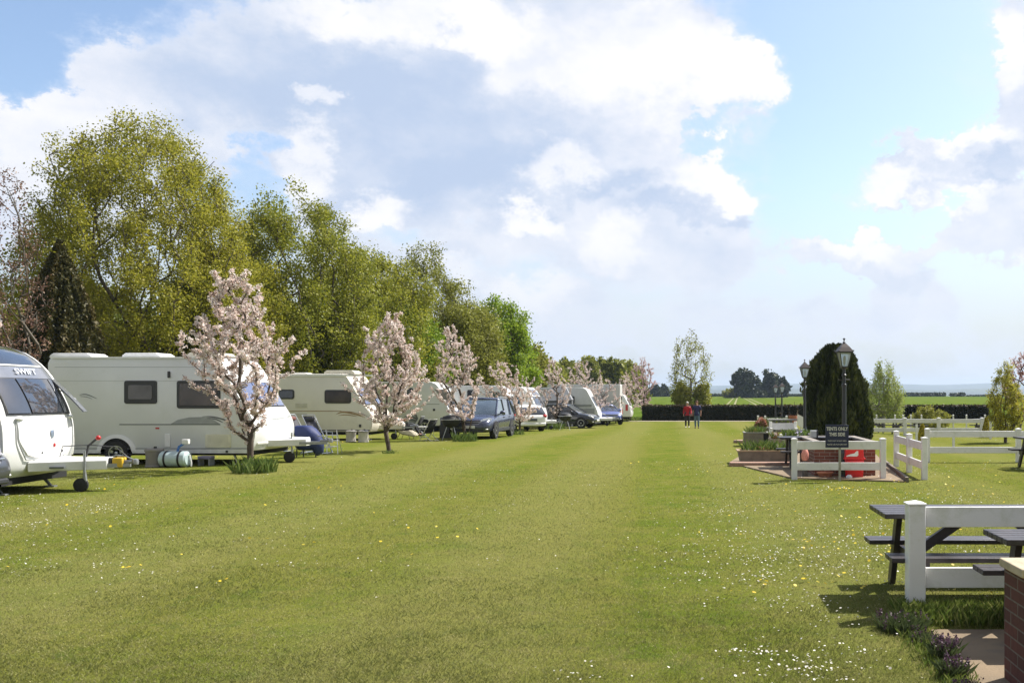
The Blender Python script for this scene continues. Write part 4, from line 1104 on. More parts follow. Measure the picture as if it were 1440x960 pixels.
def waste(label, px, D, s=1.0, m=None, name='waste_container'):
    r = thing(name, label, 'container', ((px - PX0) / F * D, D, gz(D)))
    MB().lathe([(.15 * s, 0), (.19 * s, .005), (.195 * s, .02), (.175 * s, .05), (.178 * s, .30 * s), (.185 * s, .36 * s), (.18 * s, .37 * s)], 22).build('tub', m or mat('grey_brown_plastic', (.20, .185, .165), .6, var=.1), r)
    l = MB().lathe([(.20 * s, .365 * s), (.205 * s, .38 * s), (.20 * s, .41 * s), (.14 * s, .44 * s), (.05 * s, .445 * s)], 22).build('lid', mat('grey_lid', (.24, .225, .20), .5), r)
    MB().lathe([(.035 * s, .44 * s), (.035 * s, .48 * s), (.02 * s, .485 * s)], 10, None, (.06 * s, -.06 * s, 0)).build('cap', m_dk, l)
    return r
waste('grey ribbed waste water tub with a flat lid, left of the blue barrel', 217, 21.8, 1.05)
tbx = thing('toilet_step', 'low violet-grey step lying under the long grey caravan', 'step', (XW(290, 22.3), 22.3, 0)); MB().box(-.16, .16, -.12, .12, .16, .24).build('tread', mat('violet_grey_plastic', (.24, .22, .32), .5), tbx, bevel=.02)
for x in (-.13, .13): MB().box(x - .02, x + .02, -.11, .11, 0, .16).build('leg', m_galv, tbx)

# ---------------- caravan C ------------------------------------------------------------------------
DC = 34.9; SC = F / DC
XC = (522 - PX0) / SC + .16
gC = gz(DC + 1.1)
def cx(px): return (px - PX0) / SC - XC
def cz(py): return CH - (py - PY0) / SC - gC
C_ = Van('caravan', 'beige caravan with a brown swirl stripe along its side, behind the folding chairs', 'caravan', XC, DC, 0, 5.4,
         [(-1.45, 2.62), (-1.2, 2.60), (-1.02, 2.50), (-.72, 2.02), (-.42, 1.52), (-.14, 1.18), (-.02, .92), (0, .66), (-.04, .44), (-.10, .34)], 1.10, .34, m_cream, m_creamgrp, bulge=.14, group='caravans parked in the row')
C_.patch(1.38, 2.06, lambda z: (-.98, .98), .018, .012, m_dk, 'front_window_surround', C_.root, 10, 12)
for a, b in ((-.95, -.38), (-.34, .34), (.38, .95)): C_.patch(1.42, 2.02, lambda z, a=a, b=b: (a, b), .036, .016, mm, 'front_window', C_.root, 8, 5)
C_.window(cx(392.5), cx(414), cz(561), cz(547.5), m_tint, fr=.05, r=.09); C_.window(cx(456.5), cx(494), cz(567), cz(548), m_brownglass, fr=.05, r=.09)
C_.rect(cx(398), cx(545) - .6, cz(529), cz(526.5), m_whitep, 'awning_rail', .03)
m_tan = mat('tan_vent', (.50, .48, .38), .55)
C_.rect(cx(415.5), cx(432), cz(573), cz(567), m_tan, 'fridge_vent', .02, .006); C_.rect(cx(415.5), cx(432), cz(587), cz(581), m_tan, 'fridge_vent', .02, .006)
C_.rect(cx(395), cx(480), cz(578.3), cz(577.3), m_gold, 'side_stripe', .007)
C_.plate(swoosh([(cx(473), cz(582)), (cx(482), cz(579)), (cx(495), cz(581)), (cx(512), cz(586))], .07), m_gold, 'decal', .008)
C_.plate(swoosh([(cx(476), cz(584)), (cx(488), cz(583)), (cx(503), cz(585.5))], .035), m_gold, 'decal', .009); C_.plate(swoosh([(cx(478), cz(578)), (cx(497), cz(579.5)), (cx(514), cz(587))], .025), m_gold, 'decal', .0095)
C_.rect(cx(505), cx(508), cz(600.5), cz(596.5), m_dk, 'water_inlet', .03, .006)
C_.rect(cx(398), cx(520), cz(605.5), cz(604.2), m_dk, 'skirt_seam', .012)
C_.roofbox(cx(448), cx(492), -.6, .2, .16, mat('beige_roof_plastic', (.52, .50, .42), .5)); C_.roofbox(cx(402), cx(424), -.5, 0, .07, m_whitep)
C_.underbody(); C_.wheel(cx(370), both=False); C_.steady(cx(512), -.9, .12); C_.towbar(1.3, m_creamgrp, .48, .5, -.2, .13, cover_len=.8)
waste('left beige round waste tub under the nose of the beige caravan', 493.5, 33.6, 1.0, mat('beige_tub', (.40, .37, .30), .6, var=.1)); waste('right beige round water tub with a dark cap under the nose of the beige caravan', 511, 33.4, 1.02, mat('pale_beige_tub', (.45, .42, .34), .6, var=.1))

# ---------------- motorhome D ----------------------------------------------------------------------
DD = 49.0; SD = F / DD; gD = gz(DD + 1.1)
XD = (636 - PX0) / SD
def dx(px): return (px - PX0) / SD - XD
def dz(py): return CH - (py - PY0) / SD - gD
D_ = Van('motorhome', 'pale grey motorhome with a black hanging mirror, left of and behind the blue-grey car', 'motorhome', XD, DD, 0, 6.4,
         [(-1.5, 2.78), (-1.05, 2.76), (-.75, 2.62), (-.55, 2.30), (-.30, 1.75), (-.12, 1.35), (-.02, 1.05), (0, .75), (-.03, .48), (-.10, .36)], 1.12, .34, m_alu, m_grp, bulge=.15)
D_.patch(1.35, 2.25, lambda z: (-1.04, 1.04), .018, .014, m_tint, 'windscreen', D_.root, 10, 12)
D_.plate([(dx(611), dz(547)), (dx(623), dz(561)), (dx(631), dz(563.5)), (dx(631), dz(552)), (dx(627), dz(547))], m_tint, 'cab_window', .02)
D_.window(dx(557), dx(581), dz(564), dz(545.5), m_tint, fr=.05, r=.08)
D_.plate([(dx(569), dz(600)), (dx(571), dz(584)), (dx(585), dz(581)), (dx(588), dz(588)), (dx(584), dz(600))], m_stripe, 'decal', .007)
for k in range(3): D_.plate(swoosh([(dx(568), dz(586 + 4 * k)), (dx(576), dz(584 + 4 * k)), (dx(586), dz(586 + 4 * k))], .09), m_stripel, 'decal', .010 + .001 * k)
D_.wheel(dx(597), .33, .42, m_alu, 5); D_.wheel(dx(597) - 3.5, .33, .42, m_alu, 5, both=False)
D_.rect(dx(600), dx(618), dz(568.4), dz(567.6), m_stripel, 'side_stripe', .006); D_.rect(dx(609), dx(612), dz(577.5), dz(574.5), m_dk, 'door_handle', .04, .01)
D_.underbody()
mi = MB(); mi.tube([(-.25, -1.12, 1.95), (.02, -1.28, 1.9), (.05, -1.30, 1.72)], .03, 6); mi.build('mirror_arm', m_dk, D_.root)
MB().box(-.07, .10, -1.42, -1.18, 1.22, 1.72).build('mirror', m_dk, D_.root, bevel=.05)
MB().prism(rrect(-.05, .14, .62, .84, .04), -.95, -.55).build('headlight', m_tint, D_.root)
D_.rect(dx(700) - 6.5, dx(700) - 6.49, 1, 1.01, m_stripe, 'seam', .004)

# ---------------- caravan E behind the car ---------------------------------------------------------
DE = 52.0; SE = F / DE; gE = gz(DE + 1.1); XE = (727 - PX0) / SE
def ex(px): return (px - PX0) / SE - XE
def ez(py): return CH - (py - PY0) / SE - gE
E_ = Van('caravan', 'pale grey caravan half hidden behind the blue-grey car roof, with two dark side windows', 'caravan', XE, DE, 0, 5.2,
         [(-1.3, 2.66), (-1.0, 2.62), (-.80, 2.50), (-.5, 1.95), (-.22, 1.42), (-.05, 1.05), (0, .75), (-.03, .50), (-.16, .36)], 1.12, .34, m_alu, m_grp, bulge=.15, group='caravans parked in the row', rear_r=.4)
E_.patch(1.38, 2.05, lambda z: (-.98, .98), .018, .012, m_tint, 'front_window', E_.root, 8, 12)
E_.window(ex(657), ex(672), ez(561), ez(548), m_tint, fr=.03); E_.window(ex(687), ex(703), ez(561), ez(551), mat('green_tinted_glass', (.02, .06, .055), .1), fr=.03)
E_.wheel(ex(716), .29, .38, both=False); E_.underbody(); E_.towbar(1.2, None, .45, .5, -.2, .12)

# ---------------- caravan F, rounded front --------------------------------------------------------
DF = 54.5; gF = gz(58)
F_ = Van('caravan', 'white round-nosed caravan with a tall curved white edge, behind the white car', 'caravan', XW(766, DF + 1), DF, -6, 5.2,
         [(-1.5, 2.66), (-1.15, 2.64), (-.85, 2.52), (-.52, 2.15), (-.26, 1.65), (-.08, 1.2), (0, .85), (-.01, .60), (-.06, .40)], 1.12, .32, m_grp, None, bulge=.22, group='caravans parked in the row')
F_.patch(1.36, 2.05, lambda z: (-.9, .9), .018, .014, m_tint, 'front_window', F_.root, 8, 12); F_.patch(2.12, 2.5, lambda z: (-.7, .7), .018, .014, m_grey, 'sunroof', F_.root, 8, 8)
for y in (-1.08, 1.08): F_.trim(2.6, .5, y, .06, m_grp)
F_.window(-2.2, -1.2, 1.4, 2.05, mat('sky_blue_tinted_glass', (.04, .10, .16), .08), fr=.05); F_.underbody(); F_.wheel(-2.9, both=False); F_.towbar(1.1, m_grp, .45, .5, -.2, .12)

# ---------------- caravan G, grey striped ---------------------------------------------------------
DG_ = 62.0; SG = F / DG_; gG = gz(63); XG = (843 - PX0) / SG
def gx(px): return (px - PX0) / SG - XG
def gzz(py): return CH - (py - PY0) / SG - gG
m_palegrey = mat('pale_grey_panel', (.60, .61, .60), .4, var=.05)  # the panels' own pale grey
G_ = Van('caravan', 'pale caravan with a wide dark window and a grey lower band, behind the dark car', 'caravan', XG, DG_, 0, 5.6,
         [(-1.3, 2.70), (-1.0, 2.66), (-.8, 2.5), (-.5, 1.95), (-.2, 1.4), (-.04, 1.0), (0, .7), (-.08, .4)], 1.12, .34, m_palegrey, m_grp, group='caravans parked in the row')
G_.patch(1.38, 2.05, lambda z: (-.98, .98), .018, .012, m_tint, 'front_window', G_.root, 8, 12)
G_.window(gx(789), gx(808), gzz(567.5), gzz(557), m_tint, fr=.04); G_.rect(gx(740), gx(832), gzz(572), gzz(568.5), m_stripel, 'side_stripe', .008); G_.rect(gx(740), gx(836), gzz(590), gzz(574), mat('mid_grey_band', (.34, .35, .36), .4), 'side_band', .006)
G_.underbody(); G_.wheel(gx(810), both=False); G_.towbar(1.2, m_grp, .45, .5, -.2, .12)

# ---------------- boxy trailer H and small caravan I ----------------------------------------------
DH = 68.0; SH = F / DH; gH = gz(69); XH = (872 - PX0) / SH
def hx(px): return (px - PX0) / SH - XH
H_ = Van('motorhome', 'tall square-cornered pale grey motorhome body at the far end of the row', 'motorhome', XH, DH, 0, 5.6,
         [(-.12, 3.0), (-.03, 2.98), (0, 2.9), (0, 1.8), (0, .9), (0, .50), (-.05, .42)], 1.15, .40, m_palegrey, m_grp, bulge=.02)
H_.rect(hx(828), hx(870), .42, .62, m_stripel, 'side_band', .008); H_.wheel(hx(845), .33, .42, m_palegrey); H_.underbody()
for y in (-.9, .9): MB().box(-.01, .04, y - .09, y + .09, .7, 1.15).build('tail_light', m_red, H_.root, bevel=.01)
MB().box(.0, .035, -.5, .5, 1.5, 2.1).build('rear_window', m_tint, H_.root, bevel=.02)
DI = 73.0
I_ = Van('caravan', 'small white caravan with a red mark, last one beyond the square-cornered motorhome', 'caravan', XW(889, DI), DI, 0, 4.4,
         [(-1.2, 2.35), (-.9, 2.3), (-.6, 2.1), (-.3, 1.6), (-.08, 1.1), (0, .7), (-.08, .4)], 1.05, .34, m_grp, m_grp, group='caravans parked in the row')
I_.patch(1.3, 1.85, lambda z: (-.85, .85), .018, .012, m_tint, 'front_window', I_.root, 8, 8); I_.rect(-.55, -.35, .9, 1.4, m_red, 'red_mark', .01); I_.underbody(); I_.wheel(-2.4, both=False)

# grey awning between F and G
m_awn = mat('grey_awning_fabric', (.13, .135, .145), .85, var=.2, scale=3)
aw = thing('awning', 'dark grey awning tent between the round-nosed caravan and the dark car', 'awning', (XW(776, 61.5), 61.5, gz(61.5)))
k = F / 61.5
xl, xr = (758 - 776) / k, (806 - 776) / k
mb = MB().add([(xl, -.6, 1.75), (xl + .1, 2.0, 1.75), (xl + .9, .2, 2.85), (xr - .6, .2, 2.85), (xr, -.6, 1.85), (xr, 2, 1.85)], [(0, 2, 1), (0, 4, 3, 2), (1, 2, 3, 5), (4, 5, 3)]).build('roof', mat('light_grey_awning_roof', (.24, .25, .27), .8, var=.15), aw, ang=20)
b = MB().box(xl + .02, xr - .02, -.58, 1.98, 0, 1.78).build('wall', m_awn, aw)
MB().box(xl + .5, xl + 1.2, -.62, -.6, .9, 1.5).build('window', m_tint, aw)

# ---------------- cars -----------------------------------------------------------------------------
def make_car(label, loc, rz, paint, L=4.55, W=1.82, H=1.66, glass=None, front=True, plate=True, group='cars parked by the caravans', hood=.98, wr=.35, simple=False):
    """length along +x = forwards; wheels, glass, lights and trim as parts"""
    root = thing('parked_car', label, 'car', loc, rz, group)
    hw = W / 2; x1 = L / 2; x0 = -L / 2
    st = [(x0, .48, .78, .80, 0), (x0 + .05, .34, .98, .93, 0), (x0 + .35, .28, 1.04, .99, .0), (-.9, .26, 1.04, 1.0, 0), (0, .26, 1.00, 1.0, 0), (.75, .26, .985, 1.0, .01), (1.05, .26, .97, .995, .05),
          (1.5, .27, .92, .98, .06), (x1 - .35, .28, .84, .945, .05), (x1 - .12, .31, .75, .85, .03), (x1 - .02, .38, .66, .72, .0), (x1, .46, .58, .60, 0)]
    n = None; vs = []
    for x, zb, zt, wf, cr in st:
        w_ = hw * wf; zm = (zb + zt) / 2
        half = [(0, zb), (w_ * .88, zb), (w_ * .97, zb + .08), (w_ * 1.0, zm), (w_ * .985, zt - .12), (w_ * .93, zt - .02), (w_ * .80, zt + cr * .5), (w_ * .4, zt + cr), (0, zt + cr)]
        ring = half + [(-a, b) for a, b in half[-2:0:-1]]
        n = len(ring); vs += [(x, a, b) for a, b in ring]
    k = len(st); fs = [(i * n + j, i * n + (j + 1) % n, (i + 1) * n + (j + 1) % n, (i + 1) * n + j) for i in range(k - 1) for j in range(n)] + [tuple(range(n)), tuple((k - 1) * n + j for j in range(n - 1, -1, -1))]
    body = MB().add(vs, fs).build('body', paint, root, ang=50)
    s = body.modifiers.new('sub', 'SUBSURF'); s.levels = 1; s.render_levels = 2
    # greenhouse of dark glass, roof and pillars in the body colour
    g_ = glass or m_tint
    zbt = .97; gh = [(x0 + .10, zbt, .90, zbt, .90), (x0 + .42, zbt, .94, H - .16, .74), (x0 + .9, zbt, .95, H - .04, .76), (-.2, zbt, .95, H, .77), (.35, zbt, .95, H - .05, .75), (1.18, zbt - .01, .92, zbt + .01, .90)]
    vs = []
    for x, za, wa, zb_, wb in gh: vs += [(x, -hw * wa, za), (x, -hw * wb, zb_), (x, -hw * wb * .6, zb_ + .02), (x, hw * wb * .6, zb_ + .02), (x, hw * wb, zb_), (x, hw * wa, za)]
    fs = [(i * 6 + j, i * 6 + (j + 1) % 6, (i + 1) * 6 + (j + 1) % 6, (i + 1) * 6 + j) for i in range(5) for j in range(6)] + [tuple(range(6)), tuple(range(35, 29, -1))]
    MB().add(vs, fs).build('windows', g_, root, ang=40)
    vs = []
    for x, za, wa, zb_, wb in gh[1:5]: vs += [(x, -hw * wb - .015, zb_ - .03), (x, -hw * wb * .95, zb_ + .025), (x, 0, zb_ + .05), (x, hw * wb * .95, zb_ + .025), (x, hw * wb + .015, zb_ - .03)]
    fs = [(i * 5 + j, i * 5 + j + 1, (i + 1) * 5 + j + 1, (i + 1) * 5 + j) for i in range(3) for j in range(4)]
    rf = MB().add(vs, fs).build('roof', paint, root, ang=50); so_ = rf.modifiers.new('s', 'SOLIDIFY'); so_.thickness = .03
    for sg in (-1, 1):
        mb = MB(); mb.tube([(1.20, sg * hw * .925, zbt), (.36, sg * hw * .76, H - .06)], .032, 6); mb.build('pillar', paint, root)
        mb = MB(); mb.tube([(-.12, sg * hw * .962, zbt), (-.18, sg * hw * .785, H - .04)], .034, 6); mb.build('pillar', m_dk, root)
        mb = MB(); mb.tube([(x0 + .14, sg * hw * .92, zbt), (x0 + .45, sg * hw * .76, H - .16), (x0 + .9, sg * hw * .775, H - .06)], .05, 6); mb.tube([(-1.15, sg * hw * .96, zbt), (-1.35, sg * hw * .78, H - .1)], .05, 6); mb.build('pillar', paint, root)
        mb = MB(); mb.tube([(-1.6, sg * hw * .70, H - .01), (-1.4, sg * hw * .70, H + .05), (.0, sg * hw * .70, H + .06), (.2, sg * hw * .70, H)], .018, 6); mb.build('roof_rail', m_galv, root)
        mi = MB(); mi.ball((.78, sg * (hw + .10), 1.08), (.10, .12, .085)); mi.tube([(.80, sg * hw * .93, 1.0), (.80, sg * (hw + .06), 1.05)], .03, 6); mi.build('mirror', paint, root)
        MB().box(-2.0, 1.9, sg * hw * .985 - .012, sg * hw * .985 + .012, .30, .44).build('sill', m_dk, root, bevel=.01)
        for dxh in (.05, -.95): MB().box(dxh - .09, dxh + .09, sg * (hw + .005) - .014, sg * (hw + .005) + .014, .86, .90).build('door_handle', paint, root, bevel=.01)
        for wx in (1.40, -1.32):
            mb = MB(); q = 16; poly = [(wx + .42 * math.cos(math.pi * i / q), wr - .03 + .42 * math.sin(math.pi * i / q)) for i in range(q + 1)] + [(wx - .42, .24), (wx + .42, .24)]
            y0, y1 = sorted((sg * (hw * .93), sg * (hw + .004))); mb.prism(poly, y0, y1).build('wheel_arch', m_under, root)
            mk_wheel(root, wx, sg * (hw + .012), wr, .22, sg, 5)
    # front
    fx = x1 - .04
    if front:
        gr = MB().prism([(-.50, .78), (.50, .78), (.36, .60), (-.36, .60)], 0, .10, 'x')
        gr.xf(Matrix.Translation((fx - .10, 0, 0))).build('grille', m_dk, root, bevel=.02)
        ch = MB()
        for a, b in (((-.56, .80), (-.40, .64)), ((.56, .80), (.40, .64)), ((-.40, .64), (.40, .64)), ((-.5, .72), (.5, .72))): ch.tube([(fx - .015 - .08 * (abs(a[0]) > .5), a[0], a[1]), (fx + .015, b[0], b[1])], .017, 6)
        ch.build('grille_bar', m_alloy, root)
        MB().box(fx - .3, fx + .03, -.6, .6, .30, .40).build('lower_intake', m_dk, root, bevel=.03)
        if plate: MB().box(fx + .0, fx + .055, -.26, .26, .47, .58).build('number_plate', m_whitep, root, bevel=.004)
        for sg in (-1, 1):
            MB().add([(fx - .05, sg * .46, .79), (fx - .07, sg * .48, .68), (fx - .22, sg * .80, .72), (fx - .40, sg * .855, .83), (fx - .30, sg * .78, .885), (fx - .12, sg * .56, .84)] +
                     [(fx - .02, sg * .47, .785), (fx - .04, sg * .49, .69), (fx - .18, sg * .81, .73), (fx - .37, sg * .875, .835), (fx - .27, sg * .79, .90), (fx - .09, sg * .57, .85)],
                     [(0, 1, 2, 3, 4, 5), (6, 7, 8, 9, 10, 11)] + [(i, (i + 1) % 6, 6 + (i + 1) % 6, 6 + i) for i in range(6)]).build('headlight', mat('headlight_lens', (.55, .58, .62), .12, .3, spec=.9), root)
            MB().ball((fx - .10, sg * .66, .43), (.08, .11, .035)).build('fog_light', m_whitep, root)
    for sg in (-1, 1):
        MB().ball((x0 + .10, sg * .74, .90), (.10, .13, .10)).build('tail_light', m_red, root)
    if plate: MB().box(x0 - .035, x0 + .08, -.26, .26, .62, .76).build('rear_plate' if front else 'number_plate', mat('plate', (.55, .50, .30), .4) if front else mat('dark_plate_recess', (.06, .07, .08), .4), root)
    MB().box(x0 - .03, x0 + .2, -.78, .78, .36, .52).build('rear_bumper', m_dk if front else paint, root, bevel=.04)
    return root

m_bluegrey = mat('blue_grey_metallic_paint', (.055, .062, .105), .28, .35, var=.05, coat=.8)
m_white_paint = mat('white_paint', (.78, .78, .77), .25, var=.03, coat=.8)
m_black_paint = mat('black_paint', (.018, .020, .024), .2, var=.1, coat=1)
D0 = 37.9; make_car('blue-grey four wheel drive car facing the lawn behind the narrow blossom tree', (XW(680, D0) , D0, gz(D0)), R(-90 - 2), m_bluegrey, glass=mat('windscreen_glass', (.07, .09, .10), .06, var=.4, scale=1.2, spec=.9, coat=1))
D0 = 52.0; make_car('white car seen from behind, red tail light showing, in front of the round-nosed caravan', (XW(732, D0), D0, gz(D0)), R(118), m_white_paint, front=False, H=1.52)
D0 = 59.0; make_car('black car facing right behind the slim blossom tree', (XW(795, D0), D0, gz(D0)), R(-12), m_black_paint, H=1.55)
D0 = 67.0; make_car('small blue car tucked beside the boxy motorhome', (XW(848, D0 - 1), D0 - .6, gz(D0)), R(-66), mat('bright_blue_paint', (.10, .13, .30), .3, .2, coat=.6), L=3.9, H=1.45)
# dark car whose nose just enters at the left edge
D0 = 14.0; make_car('dark silver car nose just entering at the left edge before the first caravan', (XW(30, 14.9) - 2.27, D0 + .05, 0), R(0), mat('dark_silver_paint', (.07, .075, .085), .3, .4, coat=.7), group='cars parked by the caravans', H=1.3)
# ------------------------------------------------------------------ white fences
m_pvc = mat('white_pvc', (.78, .77, .75), .35, var=.035, scale=2, dirt=(.56, .57, .47), dscale=3)
m_pvcf = mat('white_painted_timber', (.74, .73, .70), .55, var=.06, scale=5)

def fence(label, p0, p1, posts, h=.90, pw=.125, rails=((.655, .83), (.18, .345)), group='white post and rail fences', rail_t=.045, mt=None, overrun=0.0, caps=True):
    """p0,p1 ground points; posts = fractions along"""
    p0 = Vector(p0); p1 = Vector(p1); d = p1 - p0; L = math.hypot(d.x, d.y); rz = math.atan2(d.y, d.x)
    root = thing('fence', label, 'fence', p0, rz, group)
    mt = mt or m_pvc; sl = d.z / L
    for t in posts:
        x = t * L; z = sl * x
        MB().box(x - pw / 2, x + pw / 2, -pw / 2, pw / 2, z - .15, z + h).build('post', mt, root, bevel=.008)
        if caps:
            c = pw / 2 + .008; MB().add([(x - c, -c, z + h), (x + c, -c, z + h), (x + c, c, z + h), (x - c, c, z + h), (x - c, -c, z + h + .012), (x + c, -c, z + h + .012), (x + c, c, z + h + .012), (x - c, c, z + h + .012), (x, 0, z + h + .035)],
                     [(3, 2, 1, 0), (0, 1, 5, 4), (1, 2, 6, 5), (2, 3, 7, 6), (3, 0, 4, 7), (4, 5, 8), (5, 6, 8), (6, 7, 8), (7, 4, 8)]).build('post_cap', mt, root, ang=0)
    tt = sorted(posts)
    for a, b in rails:
        for t0, t1 in zip(tt[:-1], tt[1:]):
            x0 = t0 * L + pw / 2 - .004; x1 = t1 * L - pw / 2 + .004
            mb = MB(); mb.beam((x0, 0, (a + b) / 2 + sl * x0), (x1, 0, (a + b) / 2 + sl * x1), rail_t, b - a); mb.build('rail', mt, root, bevel=.006)
    return root

def gp(px, D): return (XW(px, D), D, gz(D))
# nearest one at the right
DN = 7.19
fence('nearest white fence running out at the right, in front of the dark picnic table', gp(1287, DN), (XW(1287, DN) + 3.1, DN, 0), [0, .52, 1], h=.872, pw=.138, rails=((.69, .852), (.20, .362)))
fence('short white fence behind the blue sign, in front of the brick planter', gp(1117, 18.55), gp(1241.5, 18.55), [0, 1], h=.84, pw=.115, rails=((.625, .80), (.195, .355)))
fence('short white fence turned end-on right of the brick planter, three posts', gp(1260.5, 21.9), gp(1300, 18.55), [0, .5, 1], h=.86, pw=.12, rails=((.60, .77), (.20, .36)))
fence('long white fence across the right behind the end-on fence', gp(1304, 23.4), (XW(1432, 23.4) + 2.6, 23.4, 0), [0, .48, 1], h=.865, pw=.12, rails=((.655, .82), (.235, .40)))
fence('far white fence in front of the low spreading shrub', gp(1225, 40), gp(1381, 40), [0, .305, .61, 1], h=.80, pw=.14, rails=((.58, .76), (.18, .36)))
fence('farthest white fence behind the other one', gp(1214, 49), gp(1400, 49), [0, .10, .24, .30, .36, .44, .68, .78, .92, 1], h=.92, pw=.07, rails=((.55, .70),), rail_t=.03)
fence('distant low white fence behind the flower beds', gp(1066, 52), gp(1106, 52), [0, .25, 1], h=.86, pw=.11, rails=((.60, .76), (.2, .34)))

for i, (px, D, h, lb) in enumerate(((1289, 31, .75, 'thin white stake beside the yellow conifer'), (1341, 29.5, .55, 'thin white stake behind the long white fence'), (1393, 36, .85, 'thin white stake beside the right yellow conifer'))):
    s = MB().box(-.035, .035, -.035, .035, -.1, h).build('stake', m_pvcf); s.location = gp(px, D); tag(s, lb, 'stake', 'thin white stakes')

# ------------------------------------------------------------------ picnic tables
m_dwood = mat('dark_stained_timber', (.040, .033, .034), .42, var=.35, scale=7, bump=.35, bscale=40)
m_gwood = mat('grey_weathered_timber', (.30, .29, .28), .75, var=.2, scale=6)
def picnic(label, X, Y, rz=0, L=1.8, mt=None, H=.74, scale=1.0, top_d=.70, seat_off=.56, group='picnic tables', seat_h=.45, detail=True):
    """long side along x, centred on its place"""
    mt = mt or m_dwood; root = thing('picnic_table', label, 'picnic table', (X, Y, gz(Y)), rz, group)
    n = 5 if detail else 1; w = top_d / n
    mb = MB()
    for i in range(n): mb.box(-L / 2, L / 2, -top_d / 2 + i * w + .004 * (n > 1), -top_d / 2 + (i + 1) * w - .004 * (n > 1), H - .042, H)
    mb.build('tabletop', mt, root, bevel=.006 if detail else 0)
    for s in (-1, 1):
        mb = MB()
        for i in range(2): mb.box(-L / 2, L / 2, s * seat_off - .13 + i * .132 - .002, s * seat_off - .004 + i * .132 - .002, seat_h - .04, seat_h)
        mb.build('seat', mt, root, bevel=.006 if detail else 0)
        x = s * (L / 2 - .24)
        for q in (-1, 1): MB().beam((x, q * .20, H - .06), (x, q * (seat_off + .04), .0), .05, .10, (0, 1, 0)).build('leg', mt, root)
        mb = MB(); mb.beam((x + .05 * s * -1, -seat_off - .13, seat_h - .09), (x + .05 * s * -1, seat_off + .13, seat_h - .09), .045, .10); mb.build('seat_bearer', mt, root)
        mb = MB(); mb.beam((x - s * .05, -top_d / 2 + .05, H - .075), (x - s * .05, top_d / 2 - .05, H - .075), .045, .07); mb.build('top_bearer', mt, root)
        MB().beam((x - s * .08, 0, seat_h - .07), (x - s * .55, 0, H - .07), .05, .08).build('brace', mt, root)
    return root
picnic('dark stained picnic table directly behind the nearest white post', 1.63 + .98, 7.83, 0, 1.95, H=.752, top_d=.68, seat_off=.455, seat_h=.425)
picnic('dark picnic table at the right edge, its end above the brick pillar', 2.19 + .95, 6.42, 0, 1.9, H=.75, top_d=.52, seat_off=.38, seat_h=.44)
picnic('dark picnic table behind the blue sign, a napkin box on its end', XW(1148, 21.3), 21.4, 0, 1.8, H=.76)
picnic('grey weathered picnic table behind the white slatted bench', XW(1100, 36.5), 36.5, 0, 1.2, m_gwood, H=.80, detail=False)
picnic('dark picnic table behind the far white fence', XW(1276, 43), 43, 0, 1.7, detail=False)
picnic('dark picnic table by the upright tree near the end of the far fence', XW(1394, 43), 43, 0, 1.7, detail=False)
picnic('dark picnic table cut by the right edge behind the long fence post', XW(1426, 21.2) + 1.05, 21.2, 0, 1.9, detail=False, H=.76)
picnic('small dark picnic table low behind the left half of the far fence', XW(1226, 46), 46, 0, 1.4, detail=False)

nb = thing('napkin_box', 'small pale box standing on the end of the picnic table left of the blue sign', 'box', (XW(1144.5, 20.9), 20.95, .76))
MB().box(-.075, .06, -.08, .08, 0, .17).build('case', mat('pale_grey_tin', (.55, .56, .55), .4, .2), nb, bevel=.01); MB().box(.06, .095, -.08, .08, 0, .175).build('end_panel', m_dk, nb, bevel=.005)

